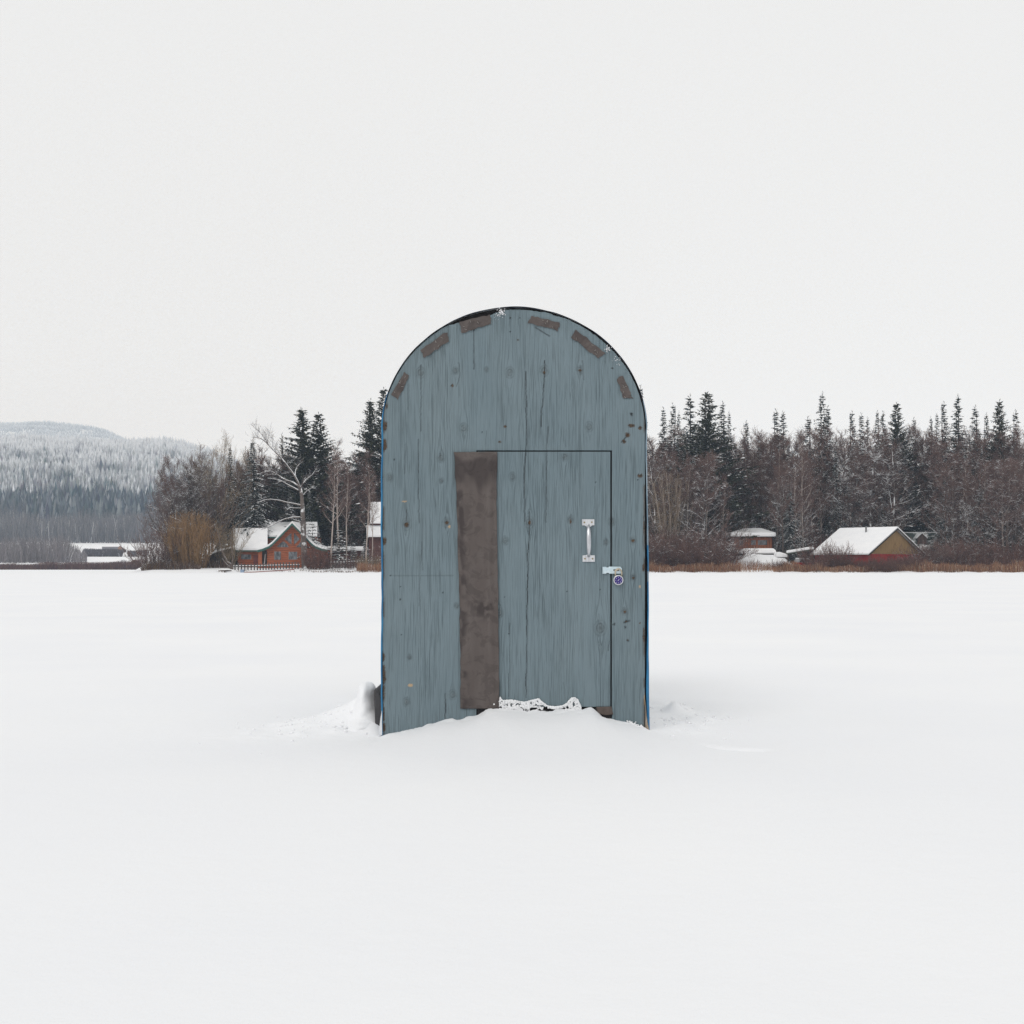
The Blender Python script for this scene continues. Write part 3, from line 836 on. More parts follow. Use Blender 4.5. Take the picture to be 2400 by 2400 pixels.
tag(link("snow_heap", mesh_np("snow_heap", np.array(V), [Q, ii[-1:, ::1]], [SNOW], smooth=True)), "small heap of snow piled against the hut's left rear corner", "snow", kind="stuff")

#NEXT
# ------------------------------------------------------------------ trees
def prisms(S, n):
    """S (k,8): p0 p1 r0 r1 -> tapered n-sided prisms"""
    S = np.asarray(S, float)
    p0, p1, r0, r1 = S[:, 0:3], S[:, 3:6], S[:, 6], S[:, 7]
    d = p1 - p0
    d /= np.maximum(np.linalg.norm(d, axis=1), 1e-9)[:, None]
    u = np.cross(d, [0, 0, 1.0]); l = np.linalg.norm(u, axis=1)
    u = np.where(l[:, None] < 1e-3, [1.0, 0, 0], u / np.maximum(l, 1e-9)[:, None])
    w = np.cross(u, d)
    ang = (np.arange(n) + .5) / n * 2 * math.pi + (math.pi / 2 if n == 3 else 0) - (math.pi / 3 if n == 3 else 0)
    off = u[:, None, :] * np.cos(ang)[None, :, None] + w[:, None, :] * np.sin(ang)[None, :, None]
    V = np.concatenate([p0[:, None] + off * r0[:, None, None], p1[:, None] + off * r1[:, None, None]], 1)
    k = np.arange(n)
    f = np.stack([k, (k + 1) % n, (k + 1) % n + n, k + n], 1)
    Fc = (f[None] + (np.arange(len(S)) * 2 * n)[:, None, None]).reshape(-1, 4)
    return V.reshape(-1, 3), Fc

def unit(v):
    return v / max(np.linalg.norm(v), 1e-9)

def limb(rng, p, d, L, r, n, up=.1, wob=.25, tip=.25):
    """polyline: list of points, radii"""
    pts = [np.array(p, float)]; d = unit(np.array(d, float))
    for i in range(n):
        d = unit(d + rng.normal(0, wob, 3) / n * 2.2 + np.array([0, 0, up / n * 3]))
        pts.append(pts[-1] + d * L / n)
    rad = [r * (1 - (1 - tip) * i / n) for i in range(n + 1)]
    return pts, rad

def segs(pts, rad):
    return [np.concatenate([a, b, [ra, rb]]) for a, b, ra, rb in zip(pts[:-1], pts[1:], rad[:-1], rad[1:])]

def twiggery(rng, pts, L, n, tw, out, up=.15, r=.014, sub=2):
    """fine twigs along a branch polyline"""
    m = len(pts) - 1
    for k in range(n):
        t = (.15 + .85 * (k + rng.random()) / n) * m
        i = min(int(t), m - 1); p = pts[i] + (pts[i + 1] - pts[i]) * (t - i)
        ax = unit(pts[i + 1] - pts[i])
        d = unit(ax * rng.uniform(.4, 1.1) + rng.normal(0, .55, 3) + np.array([0, 0, up]))
        l = L * rng.uniform(.5, 1.15)
        q, rd = limb(rng, p, d, l, r, 2, up, .35, .5)
        out += segs(q, rd)
        for j in range(sub):
            b = q[1] if j % 2 else q[2] * .6 + q[1] * .4
            dd = unit(unit(q[2] - q[1]) + rng.normal(0, .6, 3) + np.array([0, 0, up * .6]))
            e = b + dd * l * rng.uniform(.35, .7)
            out.append(np.concatenate([b, e, [r * .75, r * .4]]))

def bare_tree(seed, H=18, r=.2, cb=.3, nl=16, spread=5.0, el=.6, up=.5, ns=5, nt=6, tl=1.0, lean=0.0, stems=1, tr=.014, tip=.1, bark=None, twig=None, curve=.5):
    rng = np.random.default_rng(seed)
    big = []; tw = []
    for s_ in range(stems):
        a = s_ * 2.4 + rng.random()
        out = (0.0 if stems == 1 else rng.uniform(.12, .3))
        hh = H * (1 if s_ == 0 else rng.uniform(.75, 1))
        d0 = np.array([math.cos(a) * out + lean, math.sin(a) * out, 1.0])
        base = np.array([math.cos(a), math.sin(a), 0]) * (0 if stems == 1 else .25)
        pts, rad = limb(rng, base - np.array([0, 0, .4]), d0, hh, r, 12, .12, .10 * curve * 2, tip)
        big += segs(pts, rad)
        for k in range(nl):
            t = cb + (1 - cb) * (k + rng.random() * .8) / nl
            i = min(int(t * 12), 11); fr = t * 12 - i
            p = pts[i] + (pts[i + 1] - pts[i]) * fr; rr = rad[i] * .55
            az = k * 2.399 + rng.random() * .8
            e = el + rng.normal(0, .12) + .25 * t
            L = spread * (1.15 - .75 * (t - cb) / max(1 - cb, .01)) * rng.uniform(.6, 1.1)
            d = np.array([math.cos(az) * math.cos(e), math.sin(az) * math.cos(e), math.sin(e)])
            lp, lr = limb(rng, p, d, L, max(rr, .025), 6, up * .35, .3, .25)
            big += segs(lp, lr)
            for j in range(ns):
                tt_ = .25 + .75 * (j + rng.random()) / ns
                i2 = min(int(tt_ * 6), 5); q = lp[i2] + (lp[i2 + 1] - lp[i2]) * (tt_ * 6 - i2)
                dd = unit(unit(lp[i2 + 1] - lp[i2]) + rng.normal(0, .55, 3) + np.array([0, 0, up * .4]))
                sp_, sr = limb(rng, q, dd, L * .42 * rng.uniform(.6, 1.1), max(lr[i2] * .5, .018), 4, up * .3, .35, .45)
                tw += segs(sp_, sr)
                twiggery(rng, sp_, tl, nt, None, tw, up * .5, tr)
            twiggery(rng, lp, tl, nt, None, tw, up * .5, tr)
        twiggery(rng, pts[7:], tl, 10, None, tw, up * .5, tr)
    v, f = prisms(big, 6); me1 = mesh_np("trunk", v, f, [bark])
    v, f = prisms(tw, 3); me2 = mesh_np("crown", v, f, [twig])
    top = max(v[:, 2].max(), 0.1)
    return (me1, me2, top)

def shrub(seed, H=3.0, R=1.5, n=60, tw=10, tl=.6, twig=None, bark=None, dome=False, tr=.012, sub=1, splay=.5, foot=.35):
    """many stems from one stool"""
    rng = np.random.default_rng(seed)
    big = []; t_ = []
    for k in range(n):
        a = rng.random() * 6.283; q = math.sqrt(rng.random())
        base = np.array([math.cos(a), math.sin(a), 0]) * R * foot * q
        hh = H * (math.sqrt(max(.08, 1 - (.85 * q) ** 2)) if dome else rng.uniform(.5, 1))
        d = np.array([math.cos(a) * q * splay * R / H * 2, math.sin(a) * q * splay * R / H * 2, 1.0])
        pts, rad = limb(rng, base - np.array([0, 0, .15]), d, hh, tr * 2.0, 4, .15, .3, .4)
        big += segs(pts, rad)
        twiggery(rng, pts, tl, tw, None, t_, .35, tr, sub)
    v, f = prisms(big, 4); me1 = mesh_np("stems", v, f, [bark or twig])
    v, f = prisms(t_, 3); me2 = mesh_np("twigs", v, f, [twig])
    return (me1, me2, v[:, 2].max())

def conifer(seed, H=24, rad=3.0, base=.08, wh=None, snow=.3, up=.0, droop=.5, power=.8, dens=1.0, needle=None, clump=0.0, kite=.5, gap=0.0):
    rng = np.random.default_rng(seed)
    big = segs(*limb(rng, (0, 0, -.4), (0, 0, 1), H + .3, H * .011 + .05, 10, 0, .02, .06))
    K = []; M = []
    wh = wh or int(H * 2.4)
    for i in range(wh):
        t = base + (1 - base) * (i / wh) ** .93
        z = H * t
        prof = (1 - t) ** power
        Rr = rad * prof * (1 + clump * math.sin(i * 1.7 + seed)) + .18
        nb = max(4, int((5 + 4 * prof) * dens))
        for b in range(nb):
            if rng.random() < gap * t: continue
            az = rng.random() * 6.283
            L = Rr * rng.uniform(.62, 1.12)
            e0 = up + rng.normal(0, .1) + .25 * t
            d = np.array([math.cos(az), math.sin(az), 0.0])
            sd = np.array([-d[1], d[0], 0])
            ns = max(2, int(L / (.38 * (1 - .35 * t))))
            big.append(np.concatenate([[0, 0, z], d * L * .8 + [0, 0, z + L * .8 * math.sin(e0) - droop * .3 * L], [.035 + .01 * L, .012]]))
            for j in range(ns):
                s = (j + .35 + rng.random() * .5) / ns
                c = d * L * s + np.array([0, 0, z + L * s * math.sin(e0) - droop * L * s * s * .5])
                tipd = unit(d * (1.0) + np.array([0, 0, math.sin(e0) - droop * s]))
                for sgn in (-1, 1):
                    l = kite * rng.uniform(.7, 1.25) * (1.1 - .4 * s) * (1 - .28 * t)
                    dd = unit(tipd + sd * sgn * rng.uniform(.3, 1.1) + rng.normal(0, .12, 3))
                    wv = unit(np.cross(dd, [0, 0, 1]) + rng.normal(0, .35, 3)) * l * rng.uniform(.16, .26)
                    K.append((c, c + dd * l * .5 + wv, c + dd * l, c + dd * l * .5 - wv)); M.append(0)
                    if rng.random() < snow:
                        o = np.array([0, 0, .05]); k_ = rng.uniform(.7, 1.0)
                        hump = np.array([0, 0, .06])
                        K.append((c + o, c + dd * l * .5 + wv * k_ + o, c + dd * l * k_ + o, c + dd * l * .5 - wv * k_ + o + hump)); M.append(1)
                    # hanging sprays
                    hd_ = unit(dd * .5 + np.array([0, 0, -1.0]) + rng.normal(0, .2, 3))
                    wv2 = unit(np.cross(hd_, d) + rng.normal(0, .4, 3)) * l * .2
                    hl = l * rng.uniform(.4, .8)
                    K.append((c, c + hd_ * hl * .5 + wv2, c + hd_ * hl, c + hd_ * hl * .5 - wv2)); M.append(0)
    for k in range(10):            # leader
        c = np.array([0, 0, H * (.97 + .004 * k)]); dd = unit(np.array([rng.normal(0, .5), rng.normal(0, .5), 1.0])); wv = unit(rng.normal(0, 1, 3)) * .05
        K.append((c, c + dd * .2 + wv, c + dd * .45, c + dd * .2 - wv)); M.append(0)
    V = np.array(K).reshape(-1, 3); Fc = np.arange(len(V)).reshape(-1, 4)
    me2 = mesh_np("crown", V, Fc, [needle or NEEDLE, ROOFSNOW], M)
    v, f = prisms(big, 5); me1 = mesh_np("trunk", v, f, [B_DARK])
    return (me1, me2, H)

P = {}
P['spire'] = [conifer(s, 24, 3.9, .06, snow=.22, droop=.65, power=.95, clump=.2, gap=.12, kite=.6) for s in (1, 2, 3)]
P['spruce'] = [conifer(s, 24, 6.0, .05, snow=.26, droop=.5, power=1.08, clump=.12, kite=.62) for s in (4, 5, 6)]
P['snowy'] = [conifer(s, 24, 5.2, .03, snow=.62, droop=.75, power=.95, clump=.12, kite=.65) for s in (7, 8)]
P['fir'] = [conifer(s, 24, 8.2, .08, snow=.13, up=.38, droop=.3, power=1.05, clump=.16, needle=NEEDLE_B, kite=.8, gap=.12) for s in (9, 10)]
P['larch'] = [conifer(11, 20, 2.6, .2, snow=.05, up=.3, droop=.2, power=.8, needle=NEEDLE_L, dens=.6, kite=.4)]
P['small'] = [conifer(s, 6, 2.1, .02, snow=.6, droop=.6, power=.85, kite=.42, dens=.9) for s in (12, 13)]
P['bare'] = [bare_tree(s, 17, .17, .2, 18, 5.6, .55, .45, 6, 7, 1.1, bark=B_GREY, twig=T_BROWN, tr=.02) for s in (21, 22, 23, 24)]
P['snowlimb'] = [bare_tree(s, 17, .24, .18, 15, 7.5, .3, .2, 6, 6, .9, bark=B_HERO, twig=T_GREY, curve=.9, tr=.016) for s in (31, 32, 33)]
P['birch'] = [bare_tree(s, 19, .17, .4, 16, 3.4, .7, .4, 4, 6, .9, bark=B_PALE, twig=T_BROWN, curve=.6, tr=.015) for s in (41, 42, 43)]
P['cotton'] = [bare_tree(s, 22, .3, .15, 17, 12.0, .75, .5, 7, 6, 1.1, stems=2, bark=B_GREY, twig=T_TAN) for s in (51, 52)]
P['spread'] = [bare_tree(61, 16, .3, .12, 16, 9.0, .55, .5, 7, 6, 1.1, stems=3, bark=B_DARK, twig=T_GREY)]
P['tanstem'] = [shrub(71, 19, 4.5, 36, 36, 1.3, T_TAN, B_PALE, tr=.02, sub=2, splay=.5)]
P['willow'] = [shrub(72, 10.5, 4.0, 260, 24, .75, T_GOLD, T_GOLD, dome=True, tr=.016, sub=2, splay=.3, foot=.72)]
P['redshrub'] = [shrub(s, 4.2, 2.8, 46, 13, .8, T_RED, T_RED, tr=.012, sub=2, splay=.7, foot=.6) for s in (73, 74, 75)]
P['brownshrub'] = [shrub(s, 5.0, 3.0, 42, 14, .9, T_BROWN, B_BROWN, tr=.012, sub=2, splay=.7, foot=.6) for s in (76, 77)]
P['roundbush'] = [shrub(78, 4.6, 2.6, 90, 16, .6, T_RED, T_RED, dome=True, tr=.011, sub=2, splay=.55, foot=.4)]
P['tanshrub'] = [shrub(79, 7.5, 2.4, 50, 22, .7, T_TAN, T_TAN, tr=.014, sub=2, splay=.6)]
PART = {'tanstem': ("stems", "twigs"), 'willow': ("stems", "twigs"), 'redshrub': ("stems", "twigs"), 'brownshrub': ("stems", "twigs"), 'roundbush': ("stems", "twigs"), 'tanshrub': ("stems", "twigs")}

def plant(kind, name, px, d, label, cat, group=None, top=None, H=None, wide=1.0, var=None, lean=0.0, rz=None):
    pr = P[kind][(var if var is not None else random.randrange(99)) % len(P[kind])]
    p = at(px, d)
    if top is not None:
        H = (EYE - (top - HZ) / F * d) - p.z
    s = H / pr[2]
    o = empty(name, p, random.random() * 6.28 if rz is None else rz)
    o.scale = (s * wide, s * wide, s)
    if lean: o.rotation_euler.y = lean
    tag(o, label, cat, group)
    a, b = PART.get(kind, ("trunk", "crown"))
    link(a, pr[0], o); link(b, pr[1], o)
    return o

# --- conifers one can tell apart, right of the hut: px, top, depth, kind, width
RC = [
 (1501, 908, 292, 'spire', 0.92, "thin dark conifer spire rising just right of the hut's arch"),
 (1555, 958, 288, 'spruce', 0.78, "snow-dusted spruce second from the hut on its right"),
 (1577, 949, 296, 'spire', 1.04, "narrow brownish spire between the snow-dusted spruce and the broad fir right of the hut"),
 (1591, 968, 294, 'spruce', 0.63, "short dark conifer top just left of the tall spire beside the broad fir"),
 (1617, 930, 284, 'spire', 1.50, "tall pointed spruce standing left against the broad olive fir"),
 (1657, 921, 279, 'fir', 1.42, "broad olive-green fir, the widest conifer in the wood right of the hut"),
 (1694, 945, 288, 'spire', 1.09, "slim conifer standing right beside the broad olive fir"),
 (1709, 968, 294, 'spire', 0.69, "very thin wispy conifer right of the slim one by the broad fir"),
 (1749, 990, 300, 'spruce', 1.01, "brownish blunt conifer above and left of the hip-roofed cabin"),
 (1819, 963, 296, 'spire', 1.15, "left one of a pair of dark spires above the hip-roofed cabin's right end"),
 (1835, 967, 298, 'spire', 1.15, "right one of a pair of dark spires above the hip-roofed cabin's right end"),
 (1894, 980, 292, 'spire', 1.32, "dark spire standing left next to the tallest spruce"),
 (1927, 924, 276, 'spruce', 0.98, "tallest dark spruce with ragged sides, left of the tan-gabled barn's ridge"),
 (1940, 955, 279, 'spruce', 0.88, "olive spruce pressed against the right side of the tallest spruce"),
 (1997, 967, 296, 'spire', 1.09, "lone spire above the left end of the barn's snowy ridge"),
 (2019, 972, 298, 'spire', 1.09, "middle small spire above the barn's snowy roof"),
 (2033, 981, 300, 'spire', 0.92, "shortest spire above the barn's stovepipe"),
 (2056, 965, 294, 'spruce', 0.76, "pointed spruce above and left of the barn's gable peak"),
 (2070, 967, 297, 'spire', 1.04, "narrow spire close left of the full fir above the barn's gable"),
 (2102, 946, 284, 'fir', 1.09, "full light-topped fir straight above the barn's gable peak"),
 (2142, 982, 298, 'spire', 0.98, "low spire above the grey-green house roof"),
 (2182, 980, 296, 'spruce', 0.76, "dull conifer top in bare twigs right of the grey-green house"),
 (2196, 971, 298, 'spire', 0.80, "wispy spire left of the bottle-brush conifer"),
 (2212, 945, 288, 'spire', 1.04, "bottle-brush conifer with a knobbed thin top near the photo's right side"),
 (2245, 930, 277, 'spruce', 1.20, "big dark spruce towering at the right side of the wood beside the bottle-brush conifer"),
 (2286, 955, 288, 'spire', 1.27, "slender spruce right of the big dark spruce"),
 (2312, 972, 296, 'spruce', 0.76, "short spruce between the slender spruce and the last fir on the right"),
 (2342, 940, 284, 'fir', 1.04, "last olive fir near the right edge"),
 (2380, 965, 292, 'spire', 1.15, "last dark spire at the far right edge of the wood"),
]
for i, (px, top, d, kind, w, lab) in enumerate(RC):
    if px > 1880: d += 14
    plant(kind, {'fir': 'fir_tree', 'spire': 'spruce_tree', 'spruce': 'spruce_tree'}[kind], px, d, lab, "conifer", "conifers in the wood right of the hut", top=top, wide=w, var=i)
# --- conifers of the left clump
LC = [
 (446, 1100, 268, 'spire', 1.38, "narrow dark conifer among the bare crowns left of the cabin"),
 (540, 1047, 272, 'snowy', .75, "snow-laden conifer above the cabin's left roof"),
 (593, 1035, 270, 'snowy', 1.15, "big dark spruce with drooping snowy boughs behind the cabin's left wing"),
 (661, 1020, 282, 'larch', 1.0, "golden-brown larch left of the twin firs"),
 (706, 960, 280, 'fir', 1.52, "left and taller one of the twin firs behind the cabin"),
 (747, 970, 283, 'fir', 1.40, "right one of the twin firs behind the cabin"),
 (679, 1148, 274, 'snowy', .8, "low snowy conifer behind the cabin's main ridge"),
 (725, 1142, 274, 'snowy', .7, "low snowy conifer right of the old leaning tree's trunk"),
 (868, 940, 291, 'fir', 1.22, "tall dark fir close left of the hut"),
 (900, 912, 294, 'fir', 1.09, "tallest fir of the left clump, half hidden by the hut's shoulder"),
]
for i, (px, top, d, kind, w, lab) in enumerate(LC):
    plant(kind, {'fir': 'fir_tree', 'spire': 'spruce_tree', 'snowy': 'spruce_tree', 'larch': 'larch_tree'}[kind], px, d, lab, "conifer", "conifers of the left clump", top=top, wide=w, var=i)
for px, top, d, w, lab in [(731, 1222, 263, 1.15, "small green snow-dusted fir hiding the cabin's right gable corner"), (796, 1238, 264, 1.25, "small round snowy spruce between the cabin and the fence"),
                      (828, 1270, 266, 1.0, "tiny snow-covered spruce in front of the red-walled house"), (856, 1262, 266, .9, "tiny snow-covered spruce close left of the hut")]:
    plant('small', 'young_spruce', px, d, lab, "conifer", "young spruces by the cabin", top=top, wide=w)

# --- bare trees one can tell apart
for kind, nm, px, d, top, w, var, lab in [
 ('cotton', 'cottonwood_tree', 505, 266, 1000, .85, 0, "tall bare cottonwood with upswept twigs left of the cabin"),
 ('cotton', 'cottonwood_tree', 545, 274, 1012, .62, 1, "second bare cottonwood with upswept twigs above the snow-laden conifer"),
 ('spread', 'bare_tree', 432, 264, 1046, .95, 0, "wide bare tree whose dark limbs reach out left over the hillside"),
 ('bare', 'bare_tree', 462, 270, 1030, .9, 1, "bare grey tree filling the gap between the wide tree and the cottonwoods"),
 ('birch', 'birch_tree', 776, 262, 1060, 1.0, 0, "pale-trunked birch right of the cabin, leftmost of three"),
 ('birch', 'birch_tree', 796, 268, 1024, 1.1, 1, "tallest pale birch of three between the cabin and the hut"),
 ('birch', 'birch_tree', 812, 265, 1075, .9, 2, "shorter pale birch, rightmost of three between the cabin and the hut"),
 ('birch', 'birch_tree', 858, 260, 1085, 1.0, 0, "orange-tinged birch in front of the red-walled house"),
 ('birch', 'birch_tree', 872, 262, 1110, .8, 1, "thin birch nearest the hut's left side"),
 ('snowlimb', 'bare_tree', 2040, 284, 1010, 1.0, 0, "large snow-limbed tree spreading behind the barn's roof"),
 ('snowlimb', 'bare_tree', 1990, 286, 1030, .9, 1, "snow-limbed tree behind the left end of the barn's ridge"),
 ('snowlimb', 'bare_tree', 2090, 283, 1020, .85, 2, "snow-limbed tree behind the barn's gable peak"),
 ('snowlimb', 'bare_tree', 1640, 262, 1090, .8, 1, "arching snow-covered tree below the broad fir"),
 ('snowlimb', 'bare_tree', 2180, 299, 1040, .8, 0, "snow-limbed tree above the grey-green house's dormer"),
 ('snowlimb', 'bare_tree', 1535, 266, 1060, .75, 2, "snowy-branched tree close right of the hut"),
 ('birch', 'birch_tree', 1694, 268, 1105, .9, 2, "pale birch left of the hip-roofed cabin"),
 ('birch', 'birch_tree', 1768, 283, 1010, 1.0, 0, "left pale birch standing behind the hip-roofed cabin"),
 ('birch', 'birch_tree', 1796, 284, 1020, 1.0, 1, "right pale birch standing behind the hip-roofed cabin"),
 ('birch', 'birch_tree', 1822, 281, 1040, .9, 2, "leaning pale birch off the hip-roofed cabin's right corner"),
 ('birch', 'birch_tree', 1872, 273, 1040, 1.0, 0, "slim leaning birch above the red vehicle"),
 ('birch', 'birch_tree', 1885, 272, 1010, .9, 1, "straight slim birch left of the tallest spruce"),
 ('birch', 'birch_tree', 2158, 300, 1000, 1.0, 1, "grey straight birch behind the grey-green house"),
]:
    plant(kind, nm, px, d, lab, "tree", "bare trees along the shore", top=top, wide=w, var=var)

# --- the crowd of the wood: nothing tells these apart
FOOT = [(1700, 1826, 258, 282), (1893, 2106, 257.5, 285), (2095, 2205, 258, 298), (540, 776, 262, 280), (770, 856, 266, 275), (852, 1000, 262, 288), (1838, 1912, 258, 270)]
def crowd(kind, nm, n, px0, px1, d0, d1, t0, t1, w0, w1, lab, cat, grp):
    for k in range(n):
        px = px0 + (px1 - px0) * (k + random.random()) / n
        d = random.uniform(d0, d1)
        for a_, b_, e0, e1 in FOOT:
            if a_ < px < b_ and e0 < d < e1: d = e1 + random.random() * 6
        plant(kind, nm, px, d, lab, cat, grp, top=random.uniform(t0, t1), wide=random.uniform(w0, w1))
crowd('bare', 'bare_tree', 66, 1512, 2470, 283, 312, 985, 1030, .9, 1.3, "bare brown tree crowded deep in the wood right of the hut", "tree", "crowded bare trees right of the hut")
crowd('bare', 'bare_tree', 58, 1512, 2470, 266, 282, 1045, 1120, .9, 1.3, "lower bare brown tree near the front of the wood right of the hut", "tree", "lower bare trees right of the hut")
crowd('snowy', 'spruce_tree', 20, 1512, 2470, 284, 312, 1010, 1080, .7, 1.0, "snow-dusted spruce standing in among the bare trees right of the hut", "conifer", "snowy spruces within the right wood")
crowd('snowy', 'spruce_tree', 17, 1512, 2470, 270, 284, 1110, 1190, .9, 1.2, "lower snow-dusted spruce in the shade of the right wood", "conifer", "lower snowy spruces within the right wood")
crowd('birch', 'birch_tree', 42, 1512, 2470, 264, 282, 1050, 1110, .8, 1.2, "thin pale birch stem in the wood right of the hut", "tree", "thin birches within the right wood")
crowd('bare', 'bare_tree', 42, 560, 900, 276, 300, 1035, 1110, .9, 1.3, "bare brown tree crowded behind the log cabin", "tree", "crowded bare trees behind the log cabin")
crowd('bare', 'bare_tree', 15, 378, 560, 264, 280, 1055, 1135, .8, 1.15, "bare brown tree in the crowd left of the log cabin", "tree", "crowded bare trees left of the log cabin")
crowd('bare', 'bare_tree', 12, 400, 900, 268, 276, 1130, 1190, 1.0, 1.4, "lower bare brown tree crowded close behind the log cabin", "tree", "lower bare trees behind the log cabin")
crowd('snowy', 'spruce_tree', 16, 560, 900, 278, 300, 1110, 1180, .8, 1.1, "snow-dusted spruce crowded deep behind the log cabin", "conifer", "snowy spruces behind the log cabin")
crowd('snowlimb', 'bare_tree', 22, 1530, 2460, 264, 280, 1090, 1190, .8, 1.2, "lower snow-limbed tree in the wood right of the hut", "tree", "lower snow-limbed trees in the right wood")
# the wood goes on behind the hut
crowd('bare', 'bare_tree', 26, 905, 1505, 276, 300, 1010, 1080, .9, 1.3, "bare brown tree of the wood running on behind the hut", "tree", "bare trees behind the hut")
crowd('snowy', 'spruce_tree', 16, 905, 1505, 280, 305, 1000, 1080, .7, 1.0, "snow-dusted spruce of the wood running on behind the hut", "conifer", "spruces behind the hut")

# --- shrubs
plant('willow', 'willow_bush', 447, 258, "rounded golden-orange willow bush left of the log cabin", "bush", top=1188, wide=1.0)
plant('roundbush', 'red_twig_bush', 737, 257, "rounded reddish leafless bush hiding the log cabin's right corner", "bush", top=1272, wide=1.15)
plant('roundbush', 'red_twig_bush', 762, 259, "lower reddish leafless bush right behind the cabin's corner bush", "bush", top=1288, wide=1.0)
plant('tanshrub', 'willow_bush', 532, 262, "tan leafless willow close against the cabin's left wall", "bush", top=1215, wide=1.1)
plant('tanstem', 'willow_tree', 1562, 264, "tall tan many-stemmed willow right of the hut", "tree", top=1085, wide=.95)
plant('tanstem', 'willow_tree', 1598, 267, "second tan many-stemmed willow further right of the hut", "tree", top=1105, wide=.7)
plant('brownshrub', 'bare_bush', 372, 258, "dark sprawling bare bush at the point left of the golden willow", "bush", top=1238, wide=1.1)
plant('brownshrub', 'bare_bush', 348, 262, "thin outermost bare bush on the left point", "bush", top=1268, wide=1.0)
plant('brownshrub', 'bare_bush', 400, 262, "dense dark bare bush touching the golden willow's left side", "bush", top=1225, wide=1.2)
plant('brownshrub', 'bare_bush', 788, 256, "small brown bush in front of the fence right of the cabin", "bush", top=1308, wide=.8)
plant('redshrub', 'bare_bush', 818, 257, "sparse bush in the snow before the fence, between two others", "bush", top=1300, wide=.9)
plant('tanshrub', 'bare_bush', 852, 256, "tan bush close to the hut's left edge on the far shore", "bush", top=1298, wide=1.6)
plant('tanshrub', 'bare_bush', 882, 256, "tan bush half hidden by the hut's left edge", "bush", top=1300, wide=1.6)
plant('redshrub', 'red_twig_bush', 1737, 281, "brick-red leafless tree-like bush left of the hip-roofed cabin", "bush", top=1118, wide=.4)
crowd('redshrub', 'red_twig_bush', 26, 1512, 1684, 254, 266, 1235, 1300, 1.0, 1.5, "red-brown leafless bush on the shore between the hut and the hip-roofed cabin", "bush", "red bushes right of the hut")
crowd('brownshrub', 'bare_bush', 14, 1512, 1668, 258, 268, 1215, 1270, 1.0, 1.5, "grey-brown leafless bush on the shore between the hut and the hip-roofed cabin", "bush", "brown bushes right of the hut")
crowd('redshrub', 'red_twig_bush', 9, 1738, 1848, 253, 255, 1302, 1318, .5, .9, "thin bush in front of the snow-covered deck", "bush", "thin bushes before the deck")
crowd('redshrub', 'red_twig_bush', 24, 1905, 2165, 252.5, 256.5, 1293, 1313, .8, 1.25, "red-brown leafless bush in front of the tan-gabled barn", "bush", "red bushes before the barn")
crowd('redshrub', 'red_twig_bush', 5, 1908, 1965, 255, 259, 1240, 1272, .8, 1.0, "taller red-brown bush against the barn's left roof edge", "bush", "taller bushes left of the barn")
crowd('brownshrub', 'bare_bush', 12, 2120, 2260, 256, 266, 1245, 1300, .9, 1.4, "dark leafless bush in front of the grey-green house", "bush", "dark bushes right of the barn")
crowd('redshrub', 'red_twig_bush', 14, 2190, 2460, 256, 268, 1215, 1290, 1.0, 1.5, "red-brown leafless bush at the right end of the shore", "bush", "red bushes at the right end of the shore")
crowd('redshrub', 'red_twig_bush', 16, 1815, 2010, 276, 284, 1220, 1255, 1.1, 1.6, "red-brown leafless bush behind the barn and the red vehicle", "bush", "red bushes behind the barn")
crowd('brownshrub', 'bare_bush', 12, 905, 1505, 256, 266, 1260, 1300, .9, 1.4, "leafless bush on the shore behind the hut", "bush", "bushes behind the hut")

# --- the old leaning tree before the cabin, limb by limb
def T(zx, zy, d=260.0, dy=0.0):
    w = W(500 + zx / 4.026, 900 + zy / 4.026, d); return np.array([w.x - T0.x, w.y - T0.y + dy, w.z - T0.z])
T0 = at(713, 260)
rng = np.random.default_rng(99)
big = []; tw = []
def hero(pts, r0, r1, dy0=0, dy1=0, tws=0, tl=1.0):
    n = len(pts); p = [T(x, y, 260, dy0 + (dy1 - dy0) * i / (n - 1)) for i, (x, y) in enumerate(pts)]
    rd = [r0 + (r1 - r0) * i / (n - 1) for i in range(n)]
    big.extend(segs(p, rd))
    if tws: twiggery(rng, p, tl * 1.2, int(tws * 1.6), None, tw, .3, .024, 2)
    return p
hero([(862, 1740), (858, 1640), (852, 1500), (850, 1400), (848, 1290)], .56, .46)
hero([(848, 1300), (842, 1180), (835, 1060), (820, 980)], .42, .27, 0, 0)
hero([(820, 985), (798, 925), (770, 870), (735, 818), (700, 770), (660, 715), (620, 670), (580, 630), (540, 590), (505, 552), (470, 525), (430, 512), (380, 510)], .2, .05, 0, -2, 34, 1.8)
hero([(540, 590), (500, 520), (450, 460), (400, 420)], .06, .025, -1, -2, 14, 1.4)
hero([(620, 670), (570, 600), (545, 530), (520, 450)], .06, .025, -1, 1, 14, 1.4)
hero([(820, 980), (760, 930), (700, 912), (640, 880), (600, 848), (560, 830), (520, 836), (455, 858)], .16, .05, 0, -3, 10)
hero([(620, 862), (560, 858), (520, 868)], .07, .04, -1, -2, 5)
hero([(802, 1002), (745, 972), (700, 950), (640, 915), (600, 897), (550, 890), (490, 880)], .15, .05, 0, 2.5, 10)
hero([(640, 915), (600, 920), (575, 938)], .07, .04, 1, 2, 5)
hero([(700, 915), (670, 918), (640, 915)], .06, .05, 0, 1)
hero([(822, 985), (845, 945), (865, 915), (888, 898)], .09, .04, 0, -2, 8)
